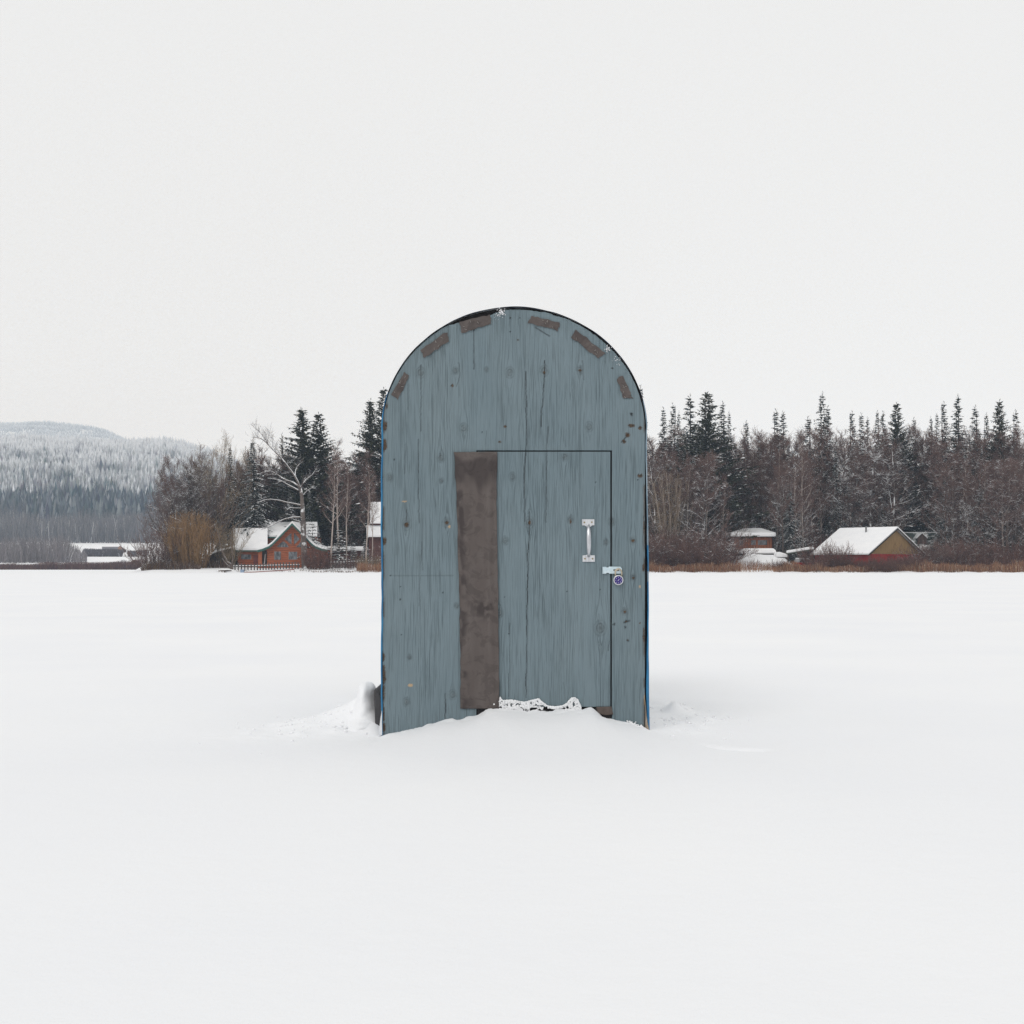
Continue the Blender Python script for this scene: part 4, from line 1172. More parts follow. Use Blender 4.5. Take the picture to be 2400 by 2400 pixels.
hero([(770, 872), (772, 825), (785, 782), (805, 755), (830, 732)], .10, .04, 0, 1, 12)
hero([(828, 1145), (770, 1132), (700, 1120), (640, 1103), (560, 1093), (510, 1100), (440, 1130)], .17, .06, 0, -3, 12)
hero([(824, 1172), (770, 1170), (720, 1163), (680, 1188), (660, 1205)], .11, .04, 0, 2, 8)
hero([(850, 1285), (820, 1258), (760, 1260), (690, 1275), (630, 1302), (570, 1338), (520, 1362), (480, 1378)], .17, .04, 0, -3, 22)
hero([(835, 1305), (790, 1290), (745, 1275)], .11, .06, 0, 1.5, 4)
hero([(830, 960), (870, 900), (925, 850), (960, 790)], .10, .03, 0, 2, 14)
hero([(836, 1060), (880, 1000), (940, 960)], .08, .03, 0, 2, 10)
ot = empty("old_tree", T0)
tag(ot, "old leaning bare tree with thick snow-topped limbs in front of the log cabin", "tree")
v, f = prisms(big, 8); link("trunk", mesh_np("trunk", v, f, [B_HERO]), ot)
v, f = prisms(tw, 3); link("crown", mesh_np("crown", v, f, [T_GREY]), ot)
# small forked tree at the cabin's left corner
def sm(pts, r0, r1, o0, tws=0):
    p = [np.array(W(x, y, 256)) - np.array(o0) for x, y in pts]
    n = len(p); return segs(p, [r0 + (r1 - r0) * i / (n - 1) for i in range(n)]), p
o0 = at(543, 256); o0.z -= .1
big = []; tw = []
for pts, r0, r1 in [([(543, 1338), (543, 1322)], .3, .26), ([(543, 1324), (532, 1316), (524, 1300), (517, 1280), (512, 1255), (506, 1232)], .16, .05), ([(543, 1324), (546, 1312), (545, 1296), (541, 1275), (543, 1250)], .14, .05), ([(541, 1330), (530, 1322), (520, 1308)], .1, .05)]:
    s_, p = sm(pts, r0, r1, o0); big += s_
    if len(pts) > 3: twiggery(rng, p, 1.2, 40, None, tw, .5, .014, 2)
ft = empty("forked_tree", o0)
tag(ft, "small forked grey tree leaning beside the cabin's left corner", "tree")
v, f = prisms(big, 7); link("trunk", mesh_np("trunk", v, f, [B_GREY]), ft)
v, f = prisms(tw, 3); link("crown", mesh_np("crown", v, f, [T_TAN]), ft)

#BUILDINGS
# ------------------------------------------------------------------ buildings
def mat_logs(name, a, b, pitch=.42, vertical=False):
    m, nt, bs = newmat(name)
    tc = N(nt, "ShaderNodeTexCoord"); sp = N(nt, "ShaderNodeSeparateXYZ")
    nt.links.new(tc.outputs["Object"], sp.inputs[0])
    ph = math_(nt, 'MULTIPLY', sp.outputs["X" if vertical else "Z"], 2 * math.pi / pitch)
    wv = math_(nt, 'MULTIPLY', math_(nt, 'ADD', math_(nt, 'SINE', ph), 1.0), .5)
    n = noise(nt, coords(nt, (.5, .5, 3) if not vertical else (3, 3, .4)), 1.4, 4)
    col = ramp(nt, n, .3, .7, a, b)
    gap = ramp(nt, wv, .02, .22, (1, 1, 1), (0, 0, 0))
    col = mix(nt, math_(nt, 'MULTIPLY', gap, .6), col, (a[0] * .3, a[1] * .3, a[2] * .3))
    nt.links.new(col, bs.inputs["Base Color"])
    bs.inputs["Roughness"].default_value = .7
    bump(nt, bs, wv, .6, .06)
    return m
LOGS = mat_logs("orange_logs", (.25, .066, .022), (.38, .10, .034))
TRIM = mat_noise("timber_trim", (.26, .07, .025), (.34, .095, .035), 3, .7)
GREEN = mat_noise("green_fascia", (.012, .075, .062), (.02, .1, .082), 3, .5)
REDBROWN = mat_logs("red_brown_boards", (.085, .026, .022), (.13, .045, .036), .3)
BROWNB = mat_logs("brown_boards", (.05, .033, .027), (.09, .06, .05), .25, True)
def mat_glass():
    m, nt, bs = newmat("window_glass")
    n = noise(nt, coords(nt, (1, 1, .5)), 2.2, 3)
    nt.links.new(ramp(nt, n, .4, .65, (.03, .032, .036), (.2, .21, .23)), bs.inputs["Base Color"])
    bs.inputs["Roughness"].default_value = .08
    return m
GLASS = mat_glass()
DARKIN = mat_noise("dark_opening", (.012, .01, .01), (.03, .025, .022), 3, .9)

def thing(name, label, cat, o, group=None):
    e = empty(name, o); tag(e, label, cat, group); return e
class BB(MB):
    """MB with pixel-derived corners at a distance"""
    def pp(s, pts, y0, y1, d=None):
        d = d or y0
        return s.prism([((px - 1200) / F * d, EYE - (py - HZ) / F * d) for px, py in pts], y0, y1)
def win(parent, org, pts, d, fr=.16, name="window", mat=None):
    """framed window from an outline in the 2400 frame"""
    c = np.mean(pts, axis=0)
    out = [tuple(c + (np.array(p) - c) * 1.0 + np.sign(np.array(p) - c) * fr / (d / F)) for p in pts]
    w = BB().pp(out[::-1] if False else out, d - .05, d - .012, d).build(name, mat or TRIM, parent, org=org)
    BB().pp(pts, d - .075, d - .055, d).build("pane", GLASS, w, org=org)
    return w

# --- log cabin
o = at(687, 262); o.z -= .6
cab = thing("log_cabin", "orange-brown log cabin with green-edged snowy gable roof among the trees", "cabin", o)
base = 1334
BB().pp([(612, base), (762, base), (762, 1288), (737, 1279), (686.5, 1229), (636, 1279), (612, 1288)], 262, 270).build("gable_wall", LOGS, cab, org=o)
BB().pp([(626, base), (740, base), (740, 1258), (626, 1258)], 268.2, 276).build("main_wall", LOGS, cab, org=o)
BB().pp([(557, base), (611, base), (611, 1287), (557, 1287)], 264, 270.5).build("left_wing_wall", LOGS, cab, org=o)
BB().pp([(748, base), (768, base), (768, 1289), (748, 1289)], 263, 269).build("right_wing_wall", LOGS, cab, org=o)
prof = [(605.5, 1289), (617, 1286.3), (633, 1279.5), (641, 1273), (686.5, 1226), (732, 1273), (740, 1279.5), (756, 1285.8), (768, 1288)]
def prof3(dd, dz=0): return [((px - 1200) / F * 262, EYE - (py - HZ) / F * 262 + dz) for px, py in prof]
lo = prof3(0, -.02); hi = prof3(0, .34)
roof = MB()
for a, b, c, d_ in zip(lo[:-1], lo[1:], hi[1:], hi[:-1]): roof.prism([a, b, c, d_], 261.0, 271.5)
fo = empty
rf = roof.build("roof", ROOFSNOW, cab, org=o)
fas = MB(); l2 = prof3(0, -.42)
for a, b, c, d_ in zip(l2[:-1], l2[1:], lo[1:], lo[:-1]): fas.prism([a, b, c, d_], 260.94, 261.25)
fas.build("fascia", GREEN, cab, org=o)
def slope(px0, px1, py_e, d_e, py_r, d_r, d_b, t=.35):
    a = W(px0, py_e, d_e); b = W(px1, py_e, d_e); c = W(px1, py_r, d_r); d_ = W(px0, py_r, d_r)
    e = Vector((c.x, d_b, a.z)); f = Vector((d_.x, d_b, a.z))
    m = MB().slab(a, b, c, d_, t); m.slab(d_, c, e, f, t)
    return m
slope(621.5, 743.5, 1258, 267.4, 1227.5, 272, 276.6).build("roof", ROOFSNOW, cab, org=o)
slope(546.5, 627, 1289.5, 263.2, 1242, 267.6, 271.5).build("roof", ROOFSNOW, cab, org=o)
a = W(546.5, 1291.5, 263.15); b = W(608, 1291.5, 263.15)
MB().box(a.x, b.x, 263.05, 263.2, a.z - .1, a.z + .1).build("fascia", GREEN, cab, org=o)
a = W(621.5, 1260, 267.3); b = W(650, 1260, 267.3)
MB().box(a.x, b.x, 267.2, 267.38, a.z - .12, a.z + .1).build("fascia", GREEN, cab, org=o)
# windows
for pts in ([(648, 1282.5), (677, 1282.5), (672, 1274), (664, 1268.5), (656, 1274)], [(667, 1263), (683.5, 1277), (683.5, 1249)], [(689, 1277), (703, 1263.5), (689, 1248)], [(694, 1282.5), (722, 1282.5), (714, 1272), (706, 1269)]):
    win(cab, o, pts, 262, .12)
win(cab, o, [(643, 1312), (658.5, 1312), (658.5, 1292.5), (643, 1292.5)], 262)
win(cab, o, [(676.5, 1311.5), (697, 1311.5), (697, 1293), (676.5, 1293)], 262)
win(cab, o, [(565, 1311), (589, 1311), (589, 1299.5), (565, 1299.5)], 264)
dr = BB().pp([(594, 1322), (605, 1322), (605, 1301), (594, 1301)], 263.9, 263.98).build("door", mat_noise("dark_red_door", (.11, .02, .016), (.15, .03, .022), 3, .6), cab, org=o)
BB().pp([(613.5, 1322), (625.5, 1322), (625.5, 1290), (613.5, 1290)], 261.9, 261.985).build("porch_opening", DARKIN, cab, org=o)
BB().pp([(605, base), (613.5, base), (613.5, 1288), (605, 1288)], 261.3, 261.9).build("porch_post", TRIM, cab, org=o)
lad = BB().pp([(618.6, 1322), (620.6, 1322), (622.6, 1298), (621, 1298)], 261.7, 261.85).build("plank", mat_noise("grey_plank", (.28, .25, .25), (.4, .37, .37), 5, .8), None, org=o)
lad.location = o; tag(lad, "pale plank leaning in the log cabin's dark porch opening", "plank")

# --- small shed left of the cabin
o = at(500, 262); o.z -= .5
sh_ = thing("shed", "small brown board shed with one-sided snowy roof left of the log cabin", "shed", o)
BB().pp([(481, base), (531, base), (531, 1288), (516, 1290), (481, 1306)], 262.3, 267).build("wall", BROWNB, sh_, org=o)
a, b, c, d_ = W(473, 1306.5, 261.6), W(517, 1291, 261.6), W(517, 1291, 267.6), W(473, 1306.5, 267.6)
b2, c2 = W(545, 1284, 261.6), W(545, 1284, 267.6)
MB().slab(a, b, c, d_, .3).slab(b, b2, c2, c, .3).build("roof", ROOFSNOW, sh_, org=o)
# --- low annex right of the cabin
o = at(808, 268); o.z -= .5
an = thing("low_shed", "low red-brown shed with snow along its roof between the cabin and the hut", "shed", o)
BB().pp([(770, base), (850, base), (850, 1290), (770, 1290)], 268, 273).build("wall", REDBROWN, an, org=o)
slope(768, 852, 1290.5, 267.4, 1284, 270.5, 273.6, .3).build("roof", ROOFSNOW, an, org=o)
# --- two-tier red house half hidden by the hut
o = at(920, 276); o.z -= .5
rh = thing("red_house", "dark red house with two stacked snowy roofs half hidden behind the hut's left side", "house", o)
BB().pp([(864, 1338), (985, 1338), (985, 1257), (864, 1257)], 272, 284).build("wall", REDBROWN, rh, org=o)
BB().pp([(871, 1257), (985, 1257), (985, 1226), (871, 1226)], 276, 283.5).build("upper_wall", REDBROWN, rh, org=o)
slope(859, 990, 1258.5, 271.2, 1234.5, 276, 276.1, .3).build("roof", ROOFSNOW, rh, org=o)
slope(867, 990, 1227, 275.2, 1180, 280, 284.6, .3).build("roof", ROOFSNOW, rh, org=o)
win(rh, o, [(900, 1290), (914, 1290), (914, 1272), (900, 1272)], 272)
win(rh, o, [(940, 1290), (954, 1290), (954, 1272), (940, 1272)], 272)

# --- hip-roofed cabin above the deck
o = at(1766, 272); 
hc = thing("hip_cabin", "small brown cabin under a thick snow-covered hip roof right of the hut", "cabin", o)
BB().pp([(1720, 1330), (1810, 1330), (1810, 1257), (1720, 1257)], 272, 278).build("wall", mat_logs("brown_logs", (.24, .075, .03), (.36, .12, .052), .5, True), hc, org=o)
def hip(px0, px1, pe, pr0, pr1, pr, d0, d1, t):
    e0, e1 = W(px0, pe, d0), W(px1, pe, d0); f0, f1 = Vector((e0.x, d1, e0.z)), Vector((e1.x, d1, e1.z))
    dm = (d0 + d1) / 2; r0, r1 = W(pr0, pr, dm), W(pr1, pr, dm)
    low = [e0, e1, f1, f0]; up = [p + Vector((0, 0, t)) for p in low]
    m = MB(); v = low + up + [r0, r1]
    m.add(v, [(3, 2, 1, 0), (0, 1, 5, 4), (1, 2, 6, 5), (2, 3, 7, 6), (3, 0, 4, 7), (4, 5, 9, 8), (5, 6, 9), (6, 7, 8, 9), (7, 4, 8)])
    return m
hp = hip(1712, 1819, 1257.5, 1746, 1784, 1237.5, 270.6, 279, .7).build("roof", ROOFSNOW, hc, org=o, bevel=.16)
BB().pp([(1719, 1259.5), (1811, 1259.5), (1811, 1257.3), (1719, 1257.3)], 271.9, 271.97).build("eave_board", DARKIN, hc, org=o)
win(hc, o, [(1776, 1277.5), (1798, 1277.5), (1798, 1266), (1776, 1266)], 272)
win(hc, o, [(1760, 1277.5), (1771, 1277.5), (1771, 1266), (1760, 1266)], 272, .1)
win(hc, o, [(1733, 1277.5), (1742, 1277.5), (1742, 1267), (1733, 1267)], 272, .1)
BB().pp([(1770.3, 1241), (1772, 1241), (1772, 1222), (1770.3, 1222)], 276, 276.12).build("flue_pipe", mat_noise("pale_pipe", (.4, .4, .4), (.55, .55, .55), 4, .5), hc, org=o)
o = at(1775, 266)
dk_ = thing("deck", "snow-laden timber deck in front of the hip-roofed cabin", "deck", o)
BB().pp([(1734, 1302), (1824, 1302), (1824, 1298.6), (1734, 1298.6)], 265.2, 271.5).build("platform", DARKIN, dk_, org=o)
BB().pp([(1736, 1298.4), (1822, 1298.4), (1818, 1288), (1812, 1285), (1748, 1285), (1738, 1291)], 265.4, 271.3).build("snow_layer", ROOFSNOW, dk_, bevel=.25, org=o)
for px in (1738, 1768, 1798, 1820):
    BB().pp([(px, 1332), (px + 2, 1332), (px + 2, 1302.2), (px, 1302.2)], 265.5, 265.65).build("post", BROWNB, dk_, org=o)
o = at(1832, 263); o.z -= .3
ls = thing("woodpile", "low snow-covered stack between the deck and the carport", "woodpile", o)
BB().pp([(1822, 1330), (1848, 1330), (1848, 1306), (1822, 1305)], 263, 266).build("stack", BROWNB, ls, org=o)
BB().pp([(1819, 1305.5), (1850, 1306), (1846, 1299), (1838, 1296.5), (1826, 1293), (1820, 1297)], 262.6, 266.4).build("snow_layer", ROOFSNOW, ls, bevel=.2, org=o)

# --- carport and vehicle
o = at(1875, 263); o.z -= .3
cp = thing("carport", "lean-to carport with a sloping snowy roof over the red vehicle", "carport", o)
a, b, c, d_ = W(1843, 1297, 261), W(1899, 1288, 261), W(1908, 1288, 268), W(1850, 1297, 268)
MB().slab(a, b, c, d_, .5).build("roof", ROOFSNOW, cp, bevel=.12, org=o)
MB().slab(a - Vector((0, 0, .16)), b - Vector((0, 0, .16)), c - Vector((0, 0, .16)), d_ - Vector((0, 0, .16)), .13).build("roof_boards", mat_noise("mossy_boards", (.04, .045, .035), (.07, .08, .06), 3, .8), cp, org=o)
for px, d in ((1846, 261.3), (1896, 261.3), (1904, 267.5), (1853, 267.5)):
    w0 = W(px, 1297, d); MB().box(w0.x, w0.x + .16, d, d + .16, o.z, w0.z + (.5 if px > 1880 else 0) - .1).build("post", BROWNB, cp, org=o)
o = at(1886, 259.6)
car = empty("parked_car", o, R(24)); tag(car, "red and grey car parked under the snow-roofed carport", "car")
REDP = mat_noise("red_paint", (.3, .012, .014), (.38, .02, .02), 2, .35)
GREYP = mat_noise("dusty_grey_paint", (.22, .22, .23), (.34, .34, .35), 2, .5)
MB().prism([(-1.95, .35), (1.95, .35), (2.0, .75), (1.9, 1.0), (-1.95, 1.0), (-2.0, .7)], -.82, .82).build("body", REDP, car, bevel=.06)
MB().prism([(-1.75, 1.0), (1.15, 1.0), (.45, 1.62), (-1.5, 1.66)], -.74, .74).build("roof_cabin", GREYP, car, bevel=.05)
MB().prism([(-1.5, 1.08), (-.35, 1.08), (-.35, 1.54), (-1.35, 1.54)], -.752, -.745).build("side_window", GLASS, car)
MB().prism([(-.25, 1.08), (.85, 1.08), (.35, 1.54), (-.25, 1.54)], -.752, -.745).build("side_window", GLASS, car)
MB().prism([(-1.5, 1.67), (.4, 1.63), (.35, 1.76), (-1.4, 1.8)], -.7, .7).build("snow_layer", ROOFSNOW, car, bevel=.04)
MB().box(-2.12, -2.0, -.8, .8, .42, .62).build("bumper", mat_noise("bumper_white", (.55, .5, .5), (.7, .66, .66), 3, .4), car, bevel=.03)
MB().box(2.0, 2.12, -.8, .8, .42, .62).build("bumper", mat_noise("bumper_white_rear", (.55, .5, .5), (.7, .66, .66), 3, .4), car, bevel=.03)
for sx in (-1.25, 1.25):
    for sy in (-.84, .66):
        w_ = MB(); w_.lathe([(.33, sy), (.33, sy + .18)], sx, .33, 20)
        wh_ = w_.build("wheel", mat_noise("tyre", (.015, .015, .016), (.03, .03, .03), 8, .8), car)
        r_ = MB(); r_.lathe([(.2, sy - .012 if sy < 0 else sy + .181), (.2, sy - .002 if sy < 0 else sy + .192)], sx, .33, 16); r_.build("rim", STEEL, wh_)
for sy in (-.68, .5):
    MB().box(1.955, 1.985, sy, sy + .18, .76, .92).build("headlight", mat_noise("lamp_glass", (.5, .5, .5), (.7, .7, .7), 5, .2), car)

# --- barn with tan gable
o = at(2098, 262); o.z = gz(o.x, o.y) - .8
barn = empty("barn", o, R(40)); tag(barn, "barn with broad snowy roof, tan wooden gable and red lower walls", "barn")
hw, Lb = 7.7, 12.0
ez = (EYE + 36 / F * 257) - o.z; rz_ = (EYE + 93 / F * 262) - o.z
TAN = mat_logs("tan_boards", (.29, .175, .068), (.44, .28, .125), .22, True)
REDW = mat_logs("red_boards", (.34, .02, .02), (.46, .035, .032), .25, True)
MB().prism([(-hw, ez - .2), (hw, ez - .2), (0, rz_ - .15)], 0, .16).build("gable", TAN, barn)
MB().prism([(-hw, 0), (hw, 0), (hw, ez - .22), (-hw, ez - .22)], .04, Lb - .5).build("wall", REDW, barn)
def rslab(x0, z0, x1, z1, y0, y1, t):
    return MB().slab((x0, y0, z0), (x1, y0, z1), (x1, y1, z1), (x0, y1, z0), t)
ov = .7; sl = (rz_ - ez) / hw
r1 = rslab(-hw - ov, ez - sl * ov, 0, rz_, -.55, Lb, .32).build("roof", ROOFSNOW, barn, bevel=.08)
r2 = rslab(0, rz_, hw + ov, ez - sl * ov, -.55, Lb, .32).build("roof", ROOFSNOW, barn, bevel=.08)
rslab(-hw - ov, ez - sl * ov - .2, 0, rz_ - .2, -.62, -.5, .2).build("verge_board", DARKIN, barn)
rslab(0, rz_ - .2, hw + ov, ez - sl * ov - .2, -.62, -.5, .2).build("verge_board", DARKIN, barn)
MB().tube([(-1.6, 5.0, rz_ - 1.2), (-1.6, 5.0, rz_ + .45)], .16, 10).build("stovepipe", mat_noise("grey_pipe", (.12, .12, .125), (.2, .2, .2), 3, .5, metal=.4), barn)
MB().box(-2.2, -.6, -.02, .03, .6, ez - .5).build("door", mat_noise("dull_red_door", (.2, .016, .016), (.26, .025, .022), 2, .7), barn)

# --- grey-green house behind the barn
o = at(2148, 284); o.z -= .5
gh = thing("green_house", "dark grey-green house with a small dormer behind the barn's right slope", "house", o)
GG = mat_logs("grey_green_boards", (.05, .062, .056), (.085, .1, .09), .3)
BB().pp([(2112, 1345), (2190, 1345), (2190, 1290), (2112, 1290)], 284, 292).build("wall", GG, gh, org=o)
m = slope(2106, 2196, 1291, 283, 1249, 288, 293, .12)
m.build("roof", mat_bark("green_roof", (.045, .06, .052), (.09, .11, .1), .8, .35, .4), gh, org=o)
BB().pp([(2106, 1249.5), (2196, 1249.5), (2196, 1247), (2106, 1247)], 287.8, 288.4).build("ridge_snow", ROOFSNOW, gh, bevel=.05, org=o)
dm_ = BB().pp([(2151, 1275), (2172, 1275), (2172, 1260), (2161.5, 1250), (2151, 1260)], 284.6, 288).build("dormer", BROWNB, gh, org=o)
for p, q in (((2148.5, 1262), (2161.5, 1249.5)), ((2161.5, 1249.5), (2174.5, 1262))):
    a, b = W(*p, 284.4), W(*q, 284.4)
    MB().slab(a, b, Vector((b.x, 288, b.z)), Vector((a.x, 288, a.z)), .2).build("dormer_roof", ROOFSNOW, gh, org=o)
win(gh, o, [(2120, 1312), (2130, 1312), (2130, 1300), (2120, 1300)], 284)
win(gh, o, [(2172, 1312), (2182, 1312), (2182, 1300), (2172, 1300)], 284)

# --- picket fences and the red pole
FW = mat_bark("weathered_pickets", (.05, .045, .042), (.11, .1, .095), .5, .2, 2)
def fence(label, pts, h, step, rise, o):
    e = thing("picket_fence", label, "fence", o, "picket fences below the log cabin and beside it")
    pk = MB(); rl = MB(); sn = MB()
    for (x0, d0), (x1, d1) in zip(pts[:-1], pts[1:]):
        a, b = at(x0, d0), at(x1, d1); L_ = (b - a).length; n = int(L_ / step)
        for i in range(n):
            p = a + (b - a) * (i + .5) / n; z = gz(p.x, p.y)
            hh = h * random.uniform(.93, 1.05)
            pk.box(p.x - .11, p.x + .11, p.y - .02, p.y + .02, z - .2, z + hh)
        za, zb = gz(a.x, a.y), gz(b.x, b.y)
        for t, m, w in ((rise, rl, .06), (rise + .12, sn, .07)):
            m.slab((a.x, a.y + .03, za + t), (b.x, b.y + .03, zb + t), (b.x, b.y + .17, zb + t), (a.x, a.y + .17, za + t), .11)
    pk.build("pickets", FW, e, org=o); rl.build("rail", FW, e, org=o); sn.build("rail_snow", ROOFSNOW, e, org=o)
o = at(620, 255)
fence("dark picket fence with snowy rail along the bank below the log cabin", [(547, 254.2), (600, 254.6), (640, 256.5), (702, 258.5)], 1.15, .52, .62, o)
o = at(830, 262)
fence("snow-topped picket fence between the log cabin and the hut's left edge", [(768, 260), (806, 261), (850, 263), (905, 264)], 1.3, .5, .95, o)
pol = MB(); pol.tube([W(572, 1341.5, 250.6), W(600, 1340.5, 251.4), W(640, 1338, 252.2), W(690, 1334.5, 253.4)], .07, 8)
tag(pol.build("red_pole", mat_noise("faded_red_pole", (.2, .05, .04), (.28, .085, .065), 2, .6)), "long faded red pole lying on the snow below the cabin's fence", "pole")
o = at(523, 251)
dw = MB(); dw.tube([(o.x - 1.4, 250.5, .12), (o.x - .6, 251, .34), (o.x + .6, 251.4, .42), (o.x + 1.3, 251.6, .4)], [.1, .17, .2, .14], 9)
tag(dw.build("driftwood_log", B_HERO), "grey driftwood log on the shore snow left of the cabin's forked tree", "log")
o = at(568, 250.8)
bk = MB().lathe([(.02, 0), (.34, 0.0), (.36, .5), (.4, .52), (.4, .56), (.3, .56)], 0, 0, 20)
bk.v = [(x, z, y) for x, y, z in bk.v]
bo = bk.build("bucket", mat_noise("pale_blue_plastic", (.2, .28, .4), (.28, .36, .48), 3, .5)); bo.location = (o.x, o.y, gz(o.x, o.y) - .05)
tag(bo, "pale blue tub in the snow at the left end of the red pole", "tub")

# --- far farm across the bay
o = at(316, 580); o.z -= .5
fb = thing("far_barn", "dark red gabled barn on the far shore at the left of the photo", "barn", o)
BB().pp([(299, 1336), (334, 1336), (334, 1322), (316, 1313.5), (299, 1322)], 580, 596).build("wall", mat_noise("far_red", (.085, .03, .035), (.11, .045, .048), 1, .9), fb, org=o)
for p, q in (((296, 1323.5), (316, 1313)), ((316, 1313), (337, 1323.5))):
    a, b = W(*p, 579), W(*q, 579)
    MB().slab(a, b, Vector((b.x, 597, b.z)), Vector((a.x, 597, a.z)), .25).build("roof", mat_noise("far_roof", (.12, .06, .06), (.2, .12, .12), .6, .9), fb, org=o)
o = at(272, 620); o.z -= .5
fh = thing("far_house", "white farmhouse with snowy roof beside the far red barn", "house", o)
WH = mat_noise("white_siding", (.5, .5, .52), (.62, .62, .64), 1, .8)
BB().pp([(256, 1336), (291, 1336), (291, 1317), (256, 1317)], 620, 628).build("wall", WH, fh, org=o)
slope(254, 284, 1317.5, 619, 1312, 624, 629, .3).build("roof", ROOFSNOW, fh, org=o)
BB().pp([(282, 1336), (293, 1336), (293, 1317), (287.5, 1311.5), (282, 1317)], 617, 619.9).build("gable_wing", WH, fh, org=o)
for px in (259, 265, 271, 277): 
    win(fh, o, [(px, 1323), (px + 2.4, 1323), (px + 2.4, 1319), (px, 1319)], 620, .12, mat=DARKIN)
o = at(262, 880); o.z -= 1
fl = thing("long_barn", "long low brown barn below the upper snowfield across the bay", "barn", o)
BB().pp([(240, 1306), (284, 1306), (284, 1287), (240, 1287)], 880, 892).build("wall", mat_noise("far_brown", (.05, .04, .045), (.075, .06, .062), .6, .9), fl, org=o)
slope(239, 285, 1287.5, 878, 1282.5, 886, 893, .3).build("roof", mat_noise("far_roof_grey", (.09, .085, .1), (.16, .15, .16), .4, .9), fl, org=o)
BB().pp([(276, 1287.5), (284, 1287.5), (284, 1284), (280, 1279.5), (276, 1284)], 876, 878.5).build("gable", mat_noise("far_tan", (.2, .11, .07), (.26, .15, .1), .6, .9), fl, org=o)

# ------------------------------------------------------------------ ground cover
def mat_attr(name, attrn="tint", rough=.9):
    m, nt, bs = newmat(name)
    a = N(nt, "ShaderNodeAttribute", attribute_name=attrn)
    nt.links.new(a.outputs["Color"], bs.inputs["Base Color"])
    bs.inputs["Roughness"].default_value = rough
    bs.inputs["Specular IOR Level"].default_value = .15
    return m
VERT = mat_attr("mixed_stalks")
def blades(name, X, Y, Hh, Wd, C, lean=.25):
    """one thin upright triangle-pair per stalk, crossing at random headings"""
    n = len(X); Z = ground(X, Y) - .03
    a = RNG.random(n) * 2 * math.pi; ln = RNG.normal(0, lean, (n, 2)) * Hh[:, None]
    bx = np.cos(a) * Wd; by = np.sin(a) * Wd
    V = np.empty((n, 4, 3))
    V[:, 0] = np.stack([X - bx, Y - by, Z], 1); V[:, 1] = np.stack([X + bx, Y + by, Z], 1)
    V[:, 2] = np.stack([X + ln[:, 0] + bx * .4, Y + ln[:, 1] + by * .4, Z + Hh], 1)
    V[:, 3] = np.stack([X + ln[:, 0] - bx * .4, Y + ln[:, 1] - by * .4, Z + Hh], 1)
    me = mesh_np(name, V.reshape(-1, 3), np.arange(4 * n).reshape(-1, 4), [VERT])
    ca = me.color_attributes.new("tint", 'FLOAT_COLOR', 'POINT')
    ca.data.foreach_set("color", np.repeat(np.concatenate([C, np.ones((n, 1))], 1), 4, axis=0).astype(np.float32).ravel())
    return link(name, me)
def pxy(px, d): return (px - 1200) / F * d
def palette(n, cols, w):
    k = RNG.choice(len(cols), n, p=np.array(w) / sum(w))
    return np.array(cols)[k] * RNG.uniform(.75, 1.25, (n, 1))
# reeds along the right shore and thinly before the cabin
n = 46000
px = np.concatenate([RNG.uniform(1500, 2480, n - 9000), RNG.uniform(905, 1500, 6000), RNG.uniform(836, 905, 3000)])
d = 250.6 + 5.5 * RNG.random(n) ** 1.3 + 2.2 * np.sin(pxy(px, 251) * .13) + 1.2 * np.sin(pxy(px, 251) * .41 + 1)
keep = ~((px > 1735) & (px < 1812) & (RNG.random(n) < .8)) & ~((px < 905) & (RNG.random(n) < .55))
px, d = px[keep], d[keep]; n = len(px); X = pxy(px, d)
hh = RNG.uniform(.3, 1.4, n) * (.25 + .75 * vnoise(X * .22, d * .1, 80) + .75 * vnoise(X * 1.1, d * .3, 79) ** 2)
C = palette(n, [(.33, .18, .10), (.23, .11, .07), (.42, .28, .17), (.12, .06, .05), (.66, .58, .5)], [5, 5, 2, 3, .7])
tag(blades("shore_reeds", X, d, hh, RNG.uniform(.012, .028, n), C, .18), "orange-brown reeds lining the far shore right of the hut", "reeds", kind="stuff")
# low red-brown scrub behind the reeds
n = 52000
px = np.concatenate([RNG.uniform(1505, 2480, n - 6000), RNG.uniform(905, 1500, 6000)]); d = RNG.uniform(254, 268, n)
keep = ~((px > 1725) & (px < 1912)) & ~((px > 1912) & (px < 2150) & (RNG.random(n) < .6))
px, d = px[keep], d[keep]; n = len(px); X = pxy(px, d)
hh = RNG.uniform(.7, 2.3, n) * (.4 + .9 * vnoise(X * .2, d * .2, 81))
C = palette(n, [(.14, .07, .058), (.09, .055, .05), (.19, .10, .075), (.24, .15, .11), (.6, .6, .61)], [5, 5, 3, 1, .5])
tag(blades("shore_scrub", X, d, hh, RNG.uniform(.010, .022, n), C, .3), "tangled red-brown scrub behind the reeds", "scrub", kind="stuff")
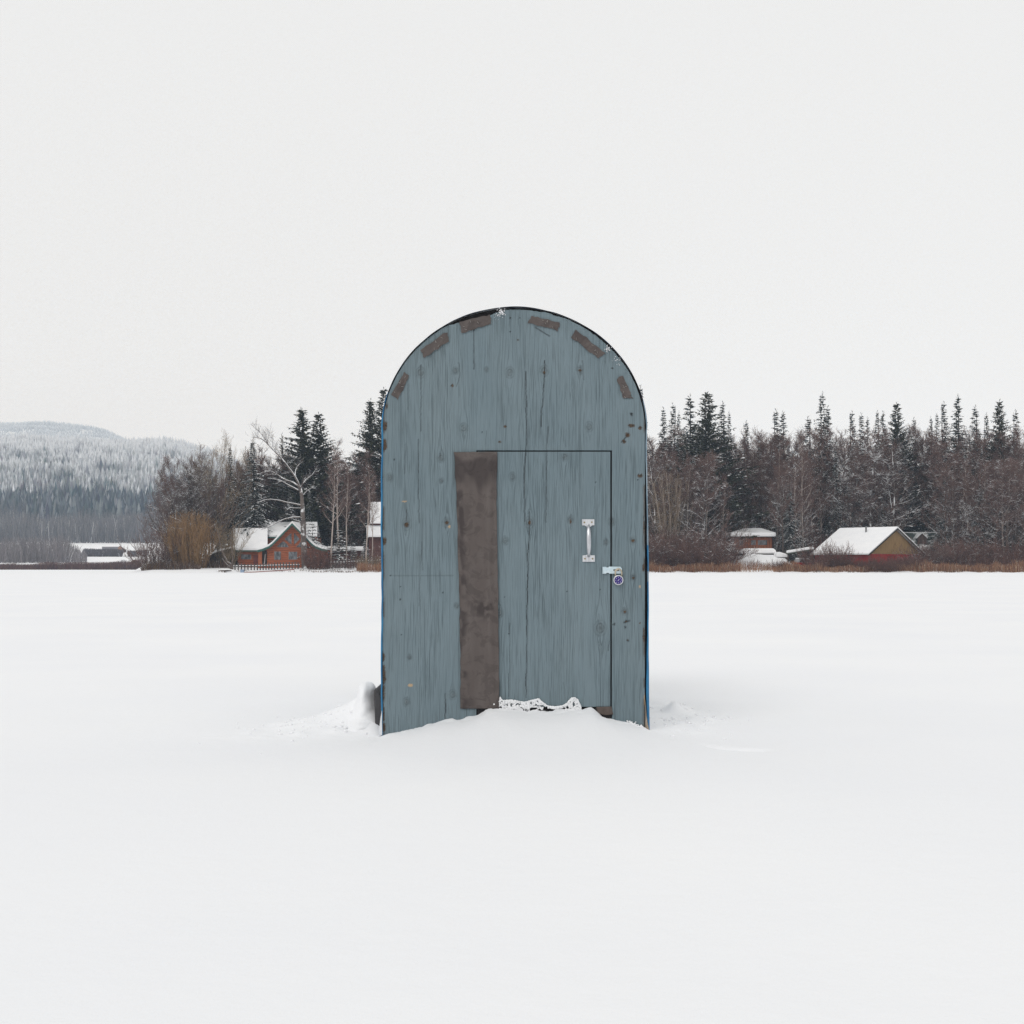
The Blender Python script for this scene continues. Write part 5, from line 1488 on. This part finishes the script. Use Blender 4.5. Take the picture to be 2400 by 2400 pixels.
# undergrowth in the wood: dark stems with snow between
n = 60000
px = np.concatenate([RNG.uniform(1500, 2490, 40000), RNG.uniform(905, 1500, 10000), RNG.uniform(560, 905, 10000)]); d = RNG.uniform(268, 312, n)
keep = ~((px > 545) & (px < 775) & (d < 279)) & ~((px > 1715) & (px < 1815) & (d < 282)) & ~((px > 1890) & (px < 2195) & (d < 294)) & ~((px > 850) & (px < 1000) & (d < 287))
px, d = px[keep], d[keep]; n = len(px); X = pxy(px, d)
hh = RNG.uniform(1.0, 5.5, n) * (.4 + .8 * vnoise(X * .15, d * .15, 82))
C = palette(n, [(.06, .045, .043), (.09, .065, .06), (.13, .095, .085), (.3, .27, .26), (.7, .7, .71)], [5, 5, 3, .8, .9])
tag(blades("undergrowth", X, d, hh, RNG.uniform(.010, .026, n), C, .22), "tangled bare undergrowth between the trunks of the wood", "undergrowth", kind="stuff")
# low scrub on the point left of the cabin
n = 9000
px = RNG.uniform(332, 545, n); d = RNG.uniform(252.5, 262, n); k = ~((px > 470) & (d < 258)); px, d = px[k], d[k]; n = len(px); X = pxy(px, d)
hh = RNG.uniform(.5, 1.8, n) * (.3 + .9 * vnoise(X * .25, d * .2, 88))
tag(blades("point_scrub", X, d, hh, RNG.uniform(.010, .022, n), palette(n, [(.10, .06, .05), (.07, .05, .045), (.2, .13, .07), (.5, .48, .46)], [5, 5, 2, .6]), .3), "low brown scrub on the point left of the log cabin", "scrub", kind="stuff")
# far brush on the left shore
n = 42000
px = RNG.uniform(-420, 352, n); d = RNG.uniform(543, 556, n); X = pxy(px, d)
hh = RNG.uniform(.6, 2.4, n) * (.5 + .55 * vnoise(X * .05, d * .02, 83) + .6 * vnoise(X * .2, d * .05, 89) ** 2)
C = palette(n, [(.12, .055, .05), (.08, .042, .042), (.17, .1, .075), (.22, .14, .09)], [5, 4, 2, .7])
tag(blades("far_shore_brush", X, d, hh, RNG.uniform(.03, .06, n), C, .2), "red-brown brush along the far left shore", "brush", kind="stuff")
# hedgerows and bare woods in the far fields
def bandfill(name, label, n, px0, px1, d0, d1, h0, h1, cols, w, w0, w1, cat, seed, thr=.0, lean=.16):
    px = RNG.uniform(px0, px1, n); d = RNG.uniform(d0, d1, n); X = pxy(px, d)
    v_ = vnoise(X * .03 + 5, d * .03, seed); k = v_ > thr; px, d, X, v_ = px[k], d[k], X[k], v_[k]; m_ = len(X)
    hh = RNG.uniform(h0, h1, m_) * (.35 + .75 * v_ + .5 * vnoise(X * .15, d * .02, seed + 20))
    if name == 'far_thicket': hh = hh * (1 - .9 * ss(150, 208, px + 30 * (vnoise(px * .1, d * .03, 77) - .5)))
    tag(blades(name, X, d, hh, RNG.uniform(w0, w1, m_), palette(m_, cols, w), lean), label, cat, kind="stuff")
MAUVE = [(.10, .085, .09), (.07, .06, .068), (.15, .125, .125), (.5, .5, .53)]
bandfill("field_brush", "grey-mauve bare brush in front of the far long barn", 9000, 196, 286, 800, 850, 1.6, 3.4, MAUVE, [5, 5, 2, .3], .06, .12, "brush", 84)
bandfill("field_brush", "grey-mauve brush right of the far long barn", 5000, 300, 345, 800, 850, 1.4, 3.2, MAUVE, [5, 5, 2, .8], .06, .12, "brush", 85)
bandfill("far_thicket", "grey bare thicket on the far left shore", 16000, -420, 204, 640, 800, 3, 9.5, [(.17, .15, .155), (.12, .105, .11), (.22, .2, .2), (.55, .55, .57)], [5, 3, 3, .35], .06, .14, "thicket", 86)  # greys lightened to paint in haze
bandfill("far_bare_wood", "bare grey wood at the foot of the far hillside", 46000, -500, 640, 1020, 1230, 7, 16, [(.17, .16, .165), (.12, .115, .125), (.22, .205, .205), (.5, .5, .52)], [5, 4, 3, .35], .1, .22, "wood", 87)  # greys lifted likewise, haze put into the colour
# trees on the hill: one mesh, frosted paler with height to paint in mist as well
HT = mat_attr("hill_trees")
def hill_trees(name, label, px, d, H, dark, frost_mist, seed):
    n = len(px); X = pxy(px, d); Z = ground(X, d) - .5
    r = np.random.default_rng(seed)
    rings = [(.0, .0), (.12, 1.0), (.42, .55), (.40, .8), (.72, .3), (.70, .5), (1.0, .0)]
    m = 5; Vs = []; Cs = []
    w = H * r.uniform(.10, .17, n)
    a0 = r.random(n) * 6.28
    for t, q in rings[1:]:
        for k in range(m):
            jit = r.uniform(.65, 1.35, n)
            a = a0 + k * 2 * math.pi / m
            Vs.append(np.stack([X + np.cos(a) * w * q * jit, d + np.sin(a) * w * q * jit, Z + H * (t + (r.random(n) - .5) * .06)], 1))
            f = np.clip(frost_mist * (.55 + .75 * (q < .52)) + r.normal(0, .22, n) * frost_mist, 0, 1)[:, None]
            Cs.append(dark * (1 - f) + np.array([.78, .80, .83]) * f)
    V = np.stack(Vs, 1); C = np.stack(Cs, 1); nr_ = len(rings) - 1
    f = [(i * m + k, i * m + (k + 1) % m, (i + 1) * m + (k + 1) % m, (i + 1) * m + k) for i in range(nr_ - 1) for k in range(m)]
    Fc = (np.array(f)[None] + (np.arange(n) * nr_ * m)[:, None, None]).reshape(-1, 4)
    me = mesh_np(name, V.reshape(-1, 3), Fc, [HT])
    ca = me.color_attributes.new("tint", 'FLOAT_COLOR', 'POINT')
    ca.data.foreach_set("color", np.concatenate([C.reshape(-1, 3), np.ones((V.shape[0] * V.shape[1], 1))], 1).astype(np.float32).ravel())
    return tag(link(name, me), label, "forest", kind="stuff")
def scatter(n, px0, px1, d0, d1):
    d = np.sqrt(RNG.uniform(d0 ** 2, d1 ** 2, n)); return RNG.uniform(px0, px1, n), d
# dark band on the lower slope
px, d = scatter(5200, -500, 1000, 1180, 1420)
k = (vnoise(px * .012, d * .02, 90) > .3) & ~((d > 1395) & (RNG.random(len(d)) < .8)); px, d = px[k], d[k]
fr = np.clip(RNG.normal(.07, .09, len(px)), 0, .5)
dk3 = np.stack([RNG.uniform(.02, .04, len(px)), RNG.uniform(.034, .055, len(px)), RNG.uniform(.045, .07, len(px))], 1)
hill_trees("lower_hill_forest", "dark conifer belt on the lower slope of the far left hill", px, d, RNG.uniform(13, 27, len(px)), dk3, fr, 91)
# frosted upper slope, its crown paled further for mist
px, d = scatter(30000, -500, 1000, 1462, 2560)
zz = ground(pxy(px, d), d)
fr = np.clip(.42 + .5 * ss(60, 190, zz) + RNG.normal(0, .17, len(px)) - .35 * ss(.55, .8, vnoise(px * .02, d * .012, 92)) * (1 - ss(135, 195, zz)), .03, 1)
dk3 = np.stack([RNG.uniform(.04, .09, len(px)), RNG.uniform(.05, .095, len(px)), RNG.uniform(.06, .105, len(px))], 1)
hill_trees("frosted_hill_forest", "frosted, mist-pale forest covering the far left hill", px, d, RNG.uniform(10, 21, len(px)), dk3, fr, 93)
px, d = scatter(34000, -700, 480, 4500, 6700)
fr = np.clip(RNG.normal(.5, .1, len(px)), .2, 1)
hill_trees("ridge_forest", "pale forest along the misty ridge at the upper left", px, d, RNG.uniform(12, 20, len(px)), np.full((len(px), 3), .08), fr, 94)
# clods, grass tufts and twigs along the shore
n = 2600
px = np.concatenate([RNG.uniform(1500, 2480, 1500), RNG.uniform(470, 905, 1100)]); d = 249.3 + RNG.random(n) * 2.0 + 2.2 * np.sin(pxy(px, 250) * .13) + 1.2 * np.sin(pxy(px, 250) * .41 + 1)
X = pxy(px, d); k = vnoise(X * .35, d * .3, 95) > .55; X, d = X[k], d[k]; n = len(X)
tag(blades("shore_tufts", X, d, RNG.uniform(.08, .4, n), RNG.uniform(.02, .06, n), palette(n, [(.2, .14, .08), (.08, .06, .05), (.12, .07, .05)], [2, 3, 2]), .5), "scattered dead tufts poking through snow at the shoreline", "grass", kind="stuff")
